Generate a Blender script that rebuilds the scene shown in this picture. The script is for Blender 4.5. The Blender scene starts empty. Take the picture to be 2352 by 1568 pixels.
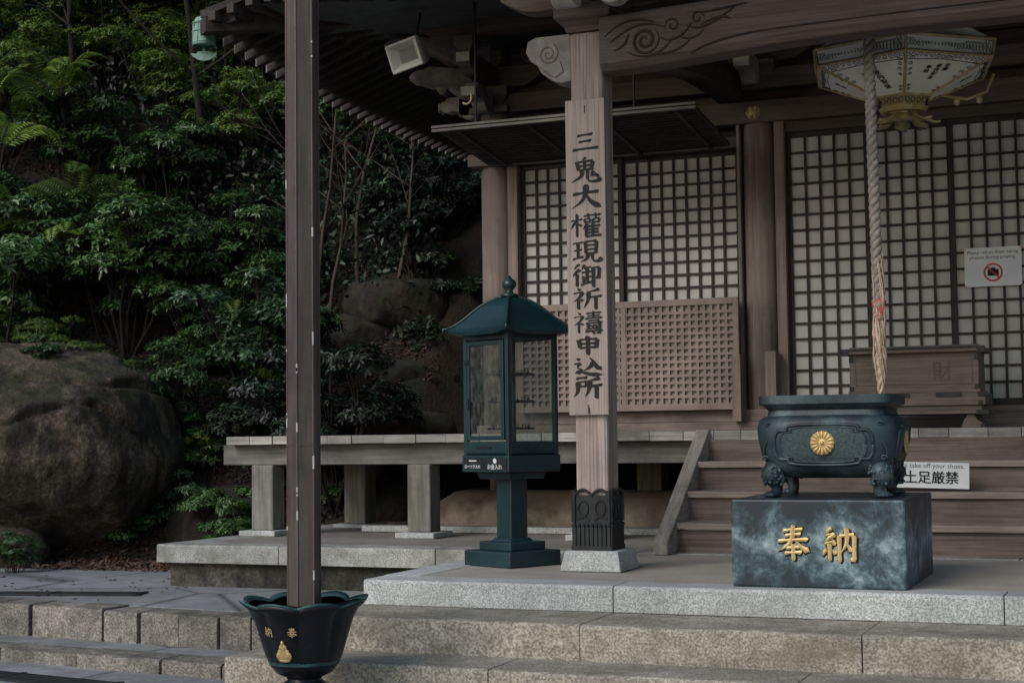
import bpy, bmesh, math, random
import numpy as np
from mathutils import Matrix, Vector, noise
pi=math.pi; rnd=random.Random(7)
S=bpy.context.scene; COL=S.collection
# ------------------------------------------------------------------ materials
MATS={}
def ramp(nt,a,b,p0=.35,p1=.65):
    r=nt.nodes.new('ShaderNodeValToRGB'); r.color_ramp.elements[0].position=p0; r.color_ramp.elements[1].position=p1
    r.color_ramp.elements[0].color=(*a,1); r.color_ramp.elements[1].color=(*b,1); return r
def pm(name,c1,c2,scale=6,rough=.75,bump=.25,st=(1,1,1),metal=0,speck=0,stain=None,stscale=1.2,stp=(.5,.7),island=0,spec=.4,spsc=160,bdist=.01,crack=0,detail=6,coat=0,streak=0,moss=0,drip=0):
    if name in MATS: return MATS[name]
    m=bpy.data.materials.new(name); m.use_nodes=True; nt=m.node_tree; N=nt.nodes; L=nt.links
    b=N['Principled BSDF']; tc=N.new('ShaderNodeTexCoord'); mp=N.new('ShaderNodeMapping'); mp.inputs['Scale'].default_value=st
    L.new(tc.outputs['Object'],mp.inputs[0])
    n1=N.new('ShaderNodeTexNoise'); n1.inputs['Scale'].default_value=scale; n1.inputs['Detail'].default_value=detail; n1.inputs['Roughness'].default_value=.65
    L.new(mp.outputs[0],n1.inputs['Vector'])
    r=ramp(nt,c1,c2,.3,.7); L.new(n1.outputs[0],r.inputs[0]); col=r.outputs[0]
    def mix(kind,f,a,bb):
        x=N.new('ShaderNodeMix'); x.data_type='RGBA'; x.blend_type=kind
        if isinstance(f,(int,float)): x.inputs[0].default_value=f
        else: L.new(f,x.inputs[0])
        L.new(a,x.inputs[6])
        if isinstance(bb,tuple): x.inputs[7].default_value=(*bb,1)
        else: L.new(bb,x.inputs[7])
        return x.outputs[2]
    if speck:
        n2=N.new('ShaderNodeTexNoise'); n2.inputs['Scale'].default_value=spsc; n2.inputs['Detail'].default_value=2
        L.new(tc.outputs['Object'],n2.inputs['Vector']); r2=ramp(nt,(.35,.35,.35),(1.5,1.5,1.5),.38,.62); L.new(n2.outputs[0],r2.inputs[0])
        col=mix('MULTIPLY',speck,col,r2.outputs[0])
    if streak:
        m2=N.new('ShaderNodeMapping'); m2.inputs['Scale'].default_value=tuple(v*6 if v>2 else v for v in st); L.new(tc.outputs['Object'],m2.inputs[0])
        n6=N.new('ShaderNodeTexNoise'); n6.inputs['Scale'].default_value=scale; n6.inputs['Detail'].default_value=3; L.new(m2.outputs[0],n6.inputs['Vector'])
        r7=ramp(nt,(.5,.5,.5),(1.1,1.1,1.1),.36,.5); L.new(n6.outputs[0],r7.inputs[0]); col=mix('MULTIPLY',streak,col,r7.outputs[0])
    n4=N.new('ShaderNodeTexNoise'); n4.inputs['Scale'].default_value=.9; n4.inputs['Detail'].default_value=4
    L.new(tc.outputs['Object'],n4.inputs['Vector']); r4=ramp(nt,(.72,.72,.72),(1.15,1.15,1.15),.3,.7); L.new(n4.outputs[0],r4.inputs[0])
    col=mix('MULTIPLY',.8,col,r4.outputs[0])
    if stain:
        n3=N.new('ShaderNodeTexNoise'); n3.inputs['Scale'].default_value=stscale; n3.inputs['Detail'].default_value=8; n3.inputs['Roughness'].default_value=.7
        L.new(tc.outputs['Object'],n3.inputs['Vector']); r3=ramp(nt,(0,0,0),(1,1,1),*stp); L.new(n3.outputs[0],r3.inputs[0])
        col=mix('MIX',r3.outputs[0],col,stain)
    if drip:
        m3=N.new('ShaderNodeMapping'); m3.inputs['Scale'].default_value=(3,3,.35); L.new(tc.outputs['Object'],m3.inputs[0])
        n7=N.new('ShaderNodeTexNoise'); n7.inputs['Scale'].default_value=1.6; n7.inputs['Detail'].default_value=6; L.new(m3.outputs[0],n7.inputs['Vector'])
        r8=ramp(nt,(.3,.3,.28),(1.25,1.2,1.15),.42,.6); L.new(n7.outputs[0],r8.inputs[0]); col=mix('MULTIPLY',drip,col,r8.outputs[0])
    if moss:
        ge=N.new('ShaderNodeNewGeometry'); sp=N.new('ShaderNodeSeparateXYZ'); L.new(ge.outputs['Normal'],sp.inputs[0])
        n5=N.new('ShaderNodeTexNoise'); n5.inputs['Scale'].default_value=3.5; n5.inputs['Detail'].default_value=8; L.new(tc.outputs['Object'],n5.inputs['Vector'])
        ml=N.new('ShaderNodeMath'); ml.operation='MULTIPLY_ADD'; L.new(sp.outputs[2],ml.inputs[0]); ml.inputs[1].default_value=.14; L.new(n5.outputs[0],ml.inputs[2])
        r9=ramp(nt,(0,0,0),(moss,)*3,.54,.70); L.new(ml.outputs[0],r9.inputs[0]); col=mix('MIX',r9.outputs[0],col,(.038,.045,.02))
    if crack:
        v=N.new('ShaderNodeTexVoronoi'); v.feature='DISTANCE_TO_EDGE'; v.inputs['Scale'].default_value=crack
        L.new(tc.outputs['Object'],v.inputs['Vector']); r5=ramp(nt,(.35,.35,.33),(1,1,1),.0,.015); L.new(v.outputs['Distance'],r5.inputs[0])
        col=mix('MULTIPLY',1.0,col,r5.outputs[0])
    if island:
        g=N.new('ShaderNodeNewGeometry'); r6=ramp(nt,(1-island,)*3,(1+island,)*3,0,1); L.new(g.outputs['Random Per Island'],r6.inputs[0])
        col=mix('MULTIPLY',1.0,col,r6.outputs[0])
    L.new(col,b.inputs['Base Color'])
    b.inputs['Roughness'].default_value=rough; b.inputs['Metallic'].default_value=metal; b.inputs['Specular IOR Level'].default_value=spec
    if bump:
        bp=N.new('ShaderNodeBump'); bp.inputs['Strength'].default_value=bump; bp.inputs['Distance'].default_value=bdist
        L.new(n1.outputs[0],bp.inputs['Height']); L.new(bp.outputs[0],b.inputs['Normal'])
    MATS[name]=m; return m
def leafmat(name,c1,c2,rough=.4,tr=.25):
    m=bpy.data.materials.new(name); m.use_nodes=True; nt=m.node_tree; N=nt.nodes; L=nt.links; b=N['Principled BSDF']
    g=N.new('ShaderNodeNewGeometry'); r=ramp(nt,c1,c2,0,1); L.new(g.outputs['Random Per Island'],r.inputs[0])
    oi=N.new('ShaderNodeObjectInfo'); r2=ramp(nt,(.55,.58,.65),(1.35,1.25,.95),0,1); L.new(oi.outputs['Random'],r2.inputs[0])
    x=N.new('ShaderNodeMix'); x.data_type='RGBA'; x.blend_type='MULTIPLY'; x.inputs[0].default_value=1; L.new(r.outputs[0],x.inputs[6]); L.new(r2.outputs[0],x.inputs[7])
    L.new(x.outputs[2],b.inputs['Base Color']); b.inputs['Roughness'].default_value=rough
    if tr:
        t=N.new('ShaderNodeBsdfTranslucent'); L.new(x.outputs[2],t.inputs[0]); ms=N.new('ShaderNodeMixShader'); ms.inputs[0].default_value=tr
        L.new(b.outputs[0],ms.inputs[1]); L.new(t.outputs[0],ms.inputs[2]); L.new(ms.outputs[0],N['Material Output'].inputs[0])
    return m
WZ=(9,9,.6); WL=(.6,9,9)
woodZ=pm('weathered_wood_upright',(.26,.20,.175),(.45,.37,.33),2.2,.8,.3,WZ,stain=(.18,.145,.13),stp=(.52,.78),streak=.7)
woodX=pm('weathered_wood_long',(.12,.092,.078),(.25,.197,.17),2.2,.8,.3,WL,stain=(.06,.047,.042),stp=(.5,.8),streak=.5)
woodF=pm('shade_toned_board_wood',(.055,.042,.037),(.12,.092,.08),2.2,.8,.3,WL,stain=(.035,.028,.025),stp=(.5,.8),streak=.5)  # darker copy of woodX, the shade under the eaves put into its colour
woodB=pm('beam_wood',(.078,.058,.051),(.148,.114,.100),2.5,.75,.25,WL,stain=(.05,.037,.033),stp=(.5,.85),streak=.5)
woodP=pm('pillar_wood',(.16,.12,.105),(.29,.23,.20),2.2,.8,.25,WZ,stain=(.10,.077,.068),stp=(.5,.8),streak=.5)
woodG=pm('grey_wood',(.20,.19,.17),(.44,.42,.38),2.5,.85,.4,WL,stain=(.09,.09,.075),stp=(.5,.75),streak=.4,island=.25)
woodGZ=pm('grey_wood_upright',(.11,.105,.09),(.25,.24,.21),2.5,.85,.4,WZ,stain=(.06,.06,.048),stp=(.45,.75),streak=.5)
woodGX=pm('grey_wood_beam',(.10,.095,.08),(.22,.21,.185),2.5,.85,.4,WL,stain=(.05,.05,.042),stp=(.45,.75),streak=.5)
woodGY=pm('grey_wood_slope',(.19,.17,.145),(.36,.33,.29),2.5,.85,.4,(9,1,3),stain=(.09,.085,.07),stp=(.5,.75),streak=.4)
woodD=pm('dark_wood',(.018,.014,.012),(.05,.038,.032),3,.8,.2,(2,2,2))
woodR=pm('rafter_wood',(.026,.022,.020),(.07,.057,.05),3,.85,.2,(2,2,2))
lattw=pm('lattice_wood',(.022,.018,.016),(.055,.043,.037),5,.75,.15)
gratew=pm('grate_wood',(.18,.137,.12),(.29,.225,.195),5,.8,.15)
grateb=pm('grate_back',(.23,.20,.17),(.31,.27,.24),5,.9,.1)
stairw=pm('stair_wood',(.11,.083,.07),(.22,.168,.145),2.5,.8,.3,WL,stain=(.06,.046,.04),stp=(.5,.8),streak=.6)
treadw=pm('tread_wood',(.20,.165,.138),(.34,.285,.24),2.5,.8,.3,WL,stain=(.13,.105,.088),stp=(.5,.8),streak=.6)
cream=pm('chalky_paint',(.36,.34,.30),(.58,.56,.50),9,.85,.2,stain=(.16,.13,.11),stp=(.5,.75),stscale=6)
creamd=pm('worn_chalky_paint',(.22,.20,.18),(.38,.36,.33),9,.85,.2,stain=(.13,.11,.10),stp=(.45,.7),stscale=5)
paper=pm('shoji_paper',(.46,.445,.425),(.59,.575,.55),1.3,.9,.0)
granite=pm('granite',(.35,.365,.36),(.51,.525,.515),5,.8,.2,speck=.6,stain=(.23,.23,.21),stp=(.5,.8),stscale=1.0,bdist=.004,spsc=120)
granold=pm('old_granite',(.24,.22,.178),(.44,.41,.345),14,.9,.7,speck=.6,stain=(.14,.123,.09),stp=(.48,.76),stscale=2.5,spsc=70,bdist=.02,moss=.25)
grandark=pm('mossy_granite',(.15,.138,.122),(.30,.275,.24),12,.9,.7,speck=.6,stain=(.07,.07,.05),stp=(.5,.72),stscale=4,bdist=.02,spsc=70,island=.3,moss=.45)
graymix=pm('terrace_stone',(.25,.25,.235),(.43,.43,.41),8,.85,.4,speck=.6,stain=(.13,.13,.115),stp=(.45,.68),stscale=2.5,bdist=.01,spsc=110)
concrete=pm('platform_paving',(.32,.295,.25),(.42,.39,.34),4,.85,.12,speck=.25,stain=(.23,.21,.18),stp=(.45,.8),stscale=.9,bdist=.005)
terrtop=pm('terrace_paving',(.19,.175,.155),(.28,.26,.23),5,.85,.15,speck=.25,stain=(.12,.11,.095),stp=(.45,.75),stscale=1.5)
paving=pm('landing_paving',(.18,.187,.19),(.29,.298,.30),5,.85,.25,speck=.35,stain=(.10,.097,.08),stp=(.52,.74),stscale=1.1,crack=.45)
wallst=pm('terrace_wall_stone',(.045,.042,.037),(.14,.13,.11),7,.95,.9,speck=.5,stain=(.022,.024,.016),stp=(.40,.60),stscale=3,bdist=.04,spsc=40,drip=.7)
plaster=pm('plaster_mound',(.33,.255,.205),(.45,.355,.29),3,.9,.2,stain=(.15,.12,.09),stp=(.46,.66),stscale=2)
earth=pm('forest_floor',(.012,.009,.006),(.036,.025,.017),18,.95,1.0,stain=(.012,.017,.008),stp=(.48,.6),stscale=1.5,bdist=.04)
rock=pm('boulder_stone',(.045,.034,.026),(.17,.138,.105),2.2,.95,1.0,speck=.6,stain=(.022,.019,.014),stp=(.48,.58),stscale=1.3,spsc=30,bdist=.18,detail=13,moss=.6,drip=.95)
rockd=pm('shade_toned_boulder_stone',(.018,.015,.012),(.060,.047,.036),2.5,.95,1.0,stain=(.010,.011,.007),stp=(.45,.60),stscale=1.5,bdist=.1,detail=10,moss=.4,drip=.5)  # darker copy of the boulder stone, forest shade painted into the colour
rockw=pm('warm_boulder_stone',(.05,.030,.019),(.15,.088,.055),2.5,.95,1.0,speck=.4,stain=(.015,.015,.01),stp=(.45,.58),stscale=1.5,bdist=.08,spsc=40,detail=10,drip=.6)
bark=pm('bark',(.045,.034,.024),(.11,.083,.058),8,.95,.8,(1,1,.3),bdist=.02)
barkd=pm('dark_bark',(.013,.010,.008),(.038,.029,.021),8,.95,.6,(1,1,.3),bdist=.02)
greenm=pm('green_enamel',(.006,.025,.031),(.013,.040,.047),3,.36,.05,stain=(.022,.048,.053),stscale=5,stp=(.55,.85),spec=.5)
blackm=pm('black_iron',(.012,.013,.015),(.035,.038,.042),6,.5,.2,metal=.3)
bronze=pm('patinated_bronze',(.008,.017,.022),(.045,.08,.095),5,.5,.4,metal=.25,stain=(.12,.18,.20),stp=(.50,.78),stscale=3.2,spec=.5,bdist=.006,drip=.4)
bronzel=pm('hammered_bronze',(.022,.040,.045),(.08,.12,.125),60,.55,.8,metal=.25,bdist=.004)
potm=pm('pot_bronze',(.006,.008,.011),(.018,.022,.028),4,.33,.15,metal=.3,stain=(.03,.05,.05),stp=(.6,.8),stscale=7)
rimm=pm('pot_rim_patina',(.012,.04,.045),(.06,.16,.155),8,.5,.2,metal=.3)
gold=pm('gilt',(.50,.34,.13),(.70,.52,.26),8,.5,.15,metal=.45,stain=(.28,.19,.08),stp=(.55,.8),stscale=14)
goldd=pm('worn_gilt',(.34,.26,.12),(.55,.44,.24),10,.5,.2,metal=.35,stain=(.20,.22,.15),stp=(.5,.7),stscale=8)
ink=pm('ink',(.005,.005,.006),(.012,.012,.012),10,.7,0)
white=pm('white_board',(.68,.70,.72),(.76,.78,.80),2,.6,0)
red=pm('red_paint',(.55,.05,.05),(.65,.08,.08),5,.7,0)
redc=pm('red_cloth',(.36,.05,.045),(.55,.09,.08),20,.9,.3,stain=(.52,.44,.38),stp=(.48,.56),stscale=12)
ropem=pm('rope_fibre',(.20,.18,.155),(.42,.385,.335),30,.95,.6,stain=(.11,.095,.08),stp=(.5,.75),stscale=5)
ropef=pm('frayed_rope',(.46,.33,.23),(.64,.53,.43),25,.95,.4,stain=(.5,.2,.13),stp=(.60,.72),stscale=12)
polem=pm('downpipe_paint',(.075,.056,.052),(.135,.105,.098),6,.5,.15,(6,6,.5),stain=(.05,.036,.036),stp=(.5,.75),stscale=2.5,metal=.1,drip=.3)
chip=pm('bare_patch',(.38,.40,.38),(.55,.57,.55),20,.8,.1)
lampp=pm('lamp_panel',(.72,.72,.62),(.82,.82,.73),5,.6,.05)
verdi=pm('verdigris',(.16,.30,.24),(.28,.42,.34),8,.7,.2,stain=(.10,.17,.14),stp=(.5,.75),stscale=9)
spkm=pm('speaker_plastic',(.40,.385,.34),(.49,.47,.42),3,.5,0)
spkd=pm('speaker_inner',(.12,.115,.105),(.18,.175,.16),3,.6,0)
boxw=pm('offering_box_wood',(.10,.077,.06),(.20,.155,.122),3,.6,.2,(.7,9,9),stain=(.075,.058,.046),stp=(.5,.8),streak=.6)
boxc=pm('offering_box_carving',(.085,.065,.05),(.15,.115,.09),3,.6,.2)
boardw=pm('nameboard_wood',(.29,.23,.20),(.44,.36,.315),2.0,.75,.25,WZ,stain=(.25,.195,.175),stp=(.55,.8),streak=.5)
tilem=pm('roof_tiles',(.06,.065,.07),(.12,.125,.13),8,.6,.3)
def pedmat():
    m=bpy.data.materials.new('clouded_bronze'); m.use_nodes=True; nt=m.node_tree; N=nt.nodes; L=nt.links; b=N['Principled BSDF']
    tc=N.new('ShaderNodeTexCoord'); n=N.new('ShaderNodeTexNoise'); n.inputs['Scale'].default_value=5.0; n.inputs['Detail'].default_value=12; n.inputs['Roughness'].default_value=.74; n.inputs['Distortion'].default_value=.2
    L.new(tc.outputs['Object'],n.inputs['Vector'])
    sp=N.new('ShaderNodeSeparateXYZ'); L.new(tc.outputs['Object'],sp.inputs[0])
    mr=N.new('ShaderNodeMath'); mr.operation='SUBTRACT'; L.new(sp.outputs[2],mr.inputs[0]); mr.inputs[1].default_value=.25
    ab=N.new('ShaderNodeMath'); ab.operation='ABSOLUTE'; L.new(mr.outputs[0],ab.inputs[0])
    mu=N.new('ShaderNodeMath'); mu.operation='MULTIPLY_ADD'; L.new(ab.outputs[0],mu.inputs[0]); mu.inputs[1].default_value=-.66; L.new(n.outputs[0],mu.inputs[2])
    r=N.new('ShaderNodeValToRGB'); L.new(mu.outputs[0],r.inputs[0]); e=r.color_ramp.elements
    e[0].position=.32; e[0].color=(.012,.024,.032,1); e[1].position=.60; e[1].color=(.36,.46,.49,1)
    x=e.new(.41); x.color=(.04,.075,.095,1); x=e.new(.48); x.color=(.12,.18,.21,1)
    L.new(r.outputs[0],b.inputs['Base Color']); b.inputs['Roughness'].default_value=.45; b.inputs['Metallic'].default_value=.1; return m
pedm=pedmat()
def glassmat():
    m=bpy.data.materials.new('dusty_glass'); m.use_nodes=True; nt=m.node_tree; N=nt.nodes; L=nt.links
    N.remove(N['Principled BSDF']); t=N.new('ShaderNodeBsdfTransparent'); t.inputs[0].default_value=(.85,.88,.87,1)
    g=N.new('ShaderNodeBsdfGlossy'); g.inputs['Roughness'].default_value=.08; g.inputs[0].default_value=(.8,.85,.85,1)
    d=N.new('ShaderNodeBsdfDiffuse'); d.inputs[0].default_value=(.35,.37,.35,1)
    a=N.new('ShaderNodeMixShader'); a.inputs[0].default_value=.06; L.new(t.outputs[0],a.inputs[1]); L.new(g.outputs[0],a.inputs[2])
    n=N.new('ShaderNodeTexNoise'); n.inputs['Scale'].default_value=7; n.inputs['Detail'].default_value=6; r=ramp(nt,(.01,)*3,(.15,)*3,.4,.8); L.new(n.outputs[0],r.inputs[0])
    c=N.new('ShaderNodeMixShader'); L.new(r.outputs[0],c.inputs[0]); L.new(a.outputs[0],c.inputs[1]); L.new(d.outputs[0],c.inputs[2]); L.new(c.outputs[0],N['Material Output'].inputs[0]); return m
glass=glassmat()
# ------------------------------------------------------------------ mesh builder
class M:
    def __init__(s): s.v=[]; s.f=[]; s.p=[]
    def add(s,vs,fs):
        o=len(s.v); s.v+= [tuple(v) for v in vs]; s.f+=[tuple(i+o for i in f) for f in fs]; s.p.append((o,len(s.v),fs)); return s
    def box(s,x0,x1,y0,y1,z0,z1,R=None,c=None):
        vs=[Vector((x,y,z)) for z in(z0,z1) for y in(y0,y1) for x in(x0,x1)]
        if R is not None: c=Vector(c); vs=[c+R@(v-c) for v in vs]
        return s.add(vs,[(0,2,3,1),(4,5,7,6),(0,1,5,4),(2,6,7,3),(0,4,6,2),(1,3,7,5)])
    def loft(s,rings,cap=True,close=True):
        n=len(rings[0]); vs=[p for r in rings for p in r]; fs=[]
        for i in range(len(rings)-1):
            for j in range(n if close else n-1):
                k=(j+1)%n; fs.append((i*n+j,i*n+k,(i+1)*n+k,(i+1)*n+j))
        if cap: fs.append(tuple(reversed(range(n)))); fs.append(tuple((len(rings)-1)*n+j for j in range(n)))
        return s.add(vs,fs)
    def lathe(s,c,prof,n=24,lob=None,cap=True,a0=0):
        rs=[]
        for r,z in prof:
            ring=[]
            for j in range(n):
                a=a0+2*pi*j/n; rr=r*(lob(a,z) if lob else 1); ring.append((c[0]+rr*math.cos(a),c[1]+rr*math.sin(a),c[2]+z))
            rs.append(ring)
        return s.loft(rs,cap)
    def tube(s,path,r,n=8,cap=True):
        path=[Vector(p) for p in path]; rs=[]
        if not isinstance(r,(list,tuple)): r=[r]*len(path)
        up=None
        for i,p in enumerate(path):
            t=(path[min(i+1,len(path)-1)]-path[max(i-1,0)])
            if t.length<1e-9: t=Vector((0,0,1))
            t.normalize()
            if up is None: up=Vector((1,0,0)) if abs(t.x)<.8 else Vector((0,1,0))
            a=(up-t*up.dot(t)).normalized(); up=a; b=t.cross(a)
            rs.append([p+(a*math.cos(2*pi*j/n)+b*math.sin(2*pi*j/n))*r[i] for j in range(n)])
        return s.loft(rs,cap)
    def prism(s,pts,axis,a,b):
        def mk(p,t):
            if axis=='y': return (p[0],t,p[1])
            if axis=='x': return (t,p[0],p[1])
            return (p[0],p[1],t)
        return s.loft([[mk(p,a) for p in pts],[mk(p,b) for p in pts]])
    def ball(s,c,r,n=10,sq=(1,1,1)):
        pr=[(math.sin(pi*i/n),-math.cos(pi*i/n)) for i in range(n+1)]
        rs=[[(c[0]+max(q,.01)*r*sq[0]*math.cos(2*pi*j/(n+2)),c[1]+max(q,.01)*r*sq[1]*math.sin(2*pi*j/(n+2)),c[2]+z*r*sq[2]) for j in range(n+2)] for q,z in pr]
        return s.loft(rs)
ORG={}
def fin(m,name,mat,parent=None,origin=None,label=None,cat=None,kind=None,group=None,bevel=0,smooth=False,recalc=True):
    me=bpy.data.meshes.new(name)
    if parent is not None: origin=ORG[parent]
    if origin is None: origin=(0,0,0)
    o3=Vector(origin); me.from_pydata([tuple(Vector(v)-o3) for v in m.v],[],m.f)
    if recalc:
        bm=bmesh.new(); bm.from_mesh(me); bmesh.ops.recalc_face_normals(bm,faces=bm.faces); bm.to_mesh(me); bm.free()
    if smooth: me.polygons.foreach_set('use_smooth',[True]*len(me.polygons))
    me.materials.append(mat); o=bpy.data.objects.new(name,me); COL.objects.link(o)
    if parent is not None: o.parent=parent
    else: o.location=o3
    ORG[o]=tuple(origin)
    if label: o['label']=label
    if cat: o['category']=cat
    if kind: o['kind']=kind
    if group: o['group']=group
    if bevel:
        b=o.modifiers.new('bevel','BEVEL'); b.width=bevel; b.segments=2; b.limit_method='ANGLE'; b.angle_limit=math.radians(40)
    return o
def each(m,name,mat,parent,per=1,**kw):
    P=m.p
    for i in range(0,len(P),per):
        q=M()
        for a,b,fs in P[i:i+per]: q.add(m.v[a:b],fs)
        fin(q,name,mat,parent,**kw)
def thing(name,loc,label,cat,group=None):
    e=bpy.data.objects.new(name,None); e.location=loc; e.empty_display_size=.2; COL.objects.link(e); e['label']=label; e['category']=cat
    if group: e['group']=group
    ORG[e]=tuple(loc); return e
def glyph(m,body,size,O,U,V,Nn,center=True,bold=0.0,shear=0.0,extr=0.0,fit=None,sx=1,nb=6):
    c=bpy.data.curves.new('t','FONT'); c.body=body; c.size=1; c.resolution_u=3; c.extrude=extr/size if extr else 0
    o=bpy.data.objects.new('t',c); COL.objects.link(o); dg=bpy.context.evaluated_depsgraph_get(); dg.update()
    me=bpy.data.meshes.new_from_object(o.evaluated_get(dg)); vs=[Vector(v.co) for v in me.vertices]; fs=[tuple(p.vertices) for p in me.polygons]
    bpy.data.objects.remove(o); bpy.data.meshes.remove(me); bpy.data.curves.remove(c)
    if not vs: return
    x0=min(v.x for v in vs);x1=max(v.x for v in vs);y0=min(v.y for v in vs);y1=max(v.y for v in vs)
    cx,cy=((x0+x1)/2,(y0+y1)/2) if center else (0,0)
    k=size
    if fit: k=fit/(x1-x0)
    O=Vector(O);U=Vector(U);V=Vector(V);Nn=Vector(Nn)
    offs=[(0,0)]
    if bold: offs+=[(bold*math.cos(a),bold*.75*math.sin(a)) for a in [i*2*pi/nb+.5 for i in range(nb)]]
    for i,(ox,oy) in enumerate(offs):
        m.add([O+U*((v.x-cx)*k*sx+ox)+V*((v.y-cy)*k+oy+shear*(v.x-cx)*k)+Nn*(v.z*k+i*.0003) for v in vs],fs)
# hand-brushed characters: strokes on a 100x100 square. kinds h v p n d
UKJ='p 90 93 74 86 54 82;p 55 83 52 42 38 6;h 55 55 98 60;v 78 57 78 -1'
SHI='d 18 99 29 88;h 5 75 36 80;p 36 80 24 56 4 36;v 21 53 21 1;d 25 50 37 40'
BR={'三':'h 24 84 76 89;h 29 54 71 59;h 8 18 94 24',
'鬼':'p 52 101 42 87;v 24 84 29 48;h 24 82 72 86;v 73 86 69 49;h 30 66 68 69;h 31 50 68 53;v 48 84 48 51;p 42 48 34 24 6 4;v 57 48 56 14;n 56 16 66 5 90 7 92 22;p 76 45 67 26;h 66 26 86 30;d 81 37 90 22',
'大':'h 10 60 90 68;p 51 98 49 58 34 28 6 4;n 51 60 66 30 97 4',
'權':'h 2 70 38 75;v 21 99 21 2;p 20 68 2 36;d 24 60 37 48;h 42 88 97 92;v 57 99 58 80;v 81 99 80 80;v 44 74 47 59;h 44 74 63 76;v 63 76 61 60;h 47 61 61 62;v 71 74 73 59;h 71 75 92 77;v 92 77 90 60;h 73 61 90 62;p 56 57 40 32;v 50 46 50 2;p 74 60 67 50;h 50 44 95 48;h 50 31 89 34;h 50 18 89 21;h 50 4 98 8;v 71 47 71 7',
'現':'h 4 84 37 88;h 7 52 35 56;h 2 14 40 24;v 21 86 21 19;v 46 91 48 36;h 46 90 84 93;v 85 93 82 37;h 49 73 82 75;h 49 55 82 57;h 49 38 82 40;p 57 37 50 16 30 2;v 70 37 70 12;n 70 13 78 4 96 6 97 22',
'御':'p 26 99 6 74;p 28 76 2 46;v 17 58 17 0;p 44 95 34 74;h 41 81 64 84;h 33 61 66 65;v 51 82 51 18;h 51 41 65 43;v 39 46 39 16;h 30 9 66 20;h 70 80 91 83;v 92 83 90 34;d 90 34 80 40;v 72 82 72 -3',
'祈':SHI+';'+UKJ,
'禱':SHI+';h 46 92 94 96;v 69 102 69 70;h 50 80 90 83;h 42 68 98 72;h 52 57 88 60;v 88 60 86 47;h 44 45 98 49;h 46 32 62 34;v 54 42 54 20;h 44 18 64 21;v 67 36 69 20;h 67 36 80 37;v 80 37 79 20;h 69 20 80 21;h 42 8 99 13;v 90 46 89 -3;d 89 -2 80 4;d 66 8 74 -2',
'申':'v 20 79 24 34;h 20 79 80 83;v 81 83 77 34;h 24 57 77 60;h 24 36 77 39;v 50 100 50 -3',
'込':'d 12 92 24 81;h 4 60 24 64;p 25 64 14 40;n 14 42 26 30 22 20 8 12;n 6 13 30 17 58 6 100 3;p 68 70 56 44 34 24;n 56 93 67 72 78 46 96 26',
'所':'h 6 90 46 94;h 12 72 43 76;v 43 76 42 52;h 14 53 42 55;p 13 76 12 34 -2 6;'+UKJ,
'奉':'h 22 84 78 88;h 27 70 73 74;h 6 54 94 59;p 51 101 46 60 28 38 4 24;n 57 57 73 38 98 24;h 31 34 69 37;h 25 19 75 22;v 50 46 50 -2',
'納':'p 28 99 12 78;h 12 77 30 79;p 38 81 8 54;h 8 53 36 59;d 29 67 39 50;v 22 54 22 4;p 13 37 2 16;d 31 38 41 24;v 50 75 50 0;h 50 75 92 79;v 93 79 92 3;d 92 3 80 10;p 71 99 71 56 54 26;n 71 56 78 44 87 30'}
PROF={'h':[(0,.75),(.08,.95),(.25,.66),(.6,.62),(.85,.88),(.95,1.1),(1,.6)],'v':[(0,.65),(.06,1.25),(.2,1.0),(.6,.9),(.9,1.0),(1,.5)],'p':[(0,.7),(.08,1.3),(.35,1.0),(.7,.65),(1,.08)],'n':[(0,.3),(.3,.7),(.65,1.1),(.82,1.45),(1,.08)],'d':[(0,.25),(.45,1.0),(.8,1.35),(1,.5)]}
def brush(m,ch,size,O,U,V,Nn,w=7.5,depth=0,seed=0):
    O=Vector(O);U=Vector(U);V=Vector(V);Nn=Vector(Nn); k=size/100
    for si,s in enumerate(BR[ch].split(';')):
        q=s.split(); kd=q[0]; c=[float(x) for x in q[1:]]; P=[Vector((c[i]-50,c[i+1]-50)) for i in range(0,len(c),2)]
        if kd=='h' and len(P)==2: P=[P[0],P[0].lerp(P[1],.5)+Vector((0,1.3)),P[1]]
        if kd in'pd' and len(P)==2: d_=P[1]-P[0]; P=[P[0],P[0].lerp(P[1],.5)+Vector((-d_.y,d_.x))*(-.07),P[1]]
        n=18; pts=[]
        segs=len(P)-1
        E=[P[0]*2-P[1]]+P+[P[-1]*2-P[-2]]
        for i in range(n+1):
            t=i/n*segs; a=min(segs-1,int(t)); u=t-a; p0,p1,p2,p3=E[a:a+4]
            pts.append(.5*((2*p1)+(p2-p0)*u+(2*p0-5*p1+4*p2-p3)*u*u+(3*p1-p0-3*p2+p3)*u**3))
        rs=[]; pr=PROF[kd]; ln=sum((pts[i+1]-pts[i]).length for i in range(n)); ws=w*(1.0 if ln>35 else .82)
        for i in range(n+1):
            t=(pts[min(i+1,n)]-pts[max(i-1,0)]).normalized(); nn=Vector((-t.y,t.x)); wd=np.interp(i/n,[a for a,b in pr],[b for a,b in pr])*ws*.62*(1+.10*noise.noise((i*.9,si*3.1,ord(ch)*.1)))
            if kd in'hv': nn=(nn+t*(.35 if i<2 or i>n-2 else 0)).normalized()
            A=pts[i]+nn*wd; B=pts[i]-nn*wd; z=.0003*si
            f=lambda q_,dz: O+U*(q_.x*k)+V*(q_.y*k)+Nn*(z+dz)
            rs.append([f(A,0),f(A,depth*.6),f(pts[i],depth),f(B,depth*.6),f(B,0)] if depth else [f(A,0),f(B,0)])
        if depth: m.loft(rs)
        else: m.add([p for r_ in rs for p in r_],[(2*i,2*i+1,2*i+3,2*i+2) for i in range(n)])
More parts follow.
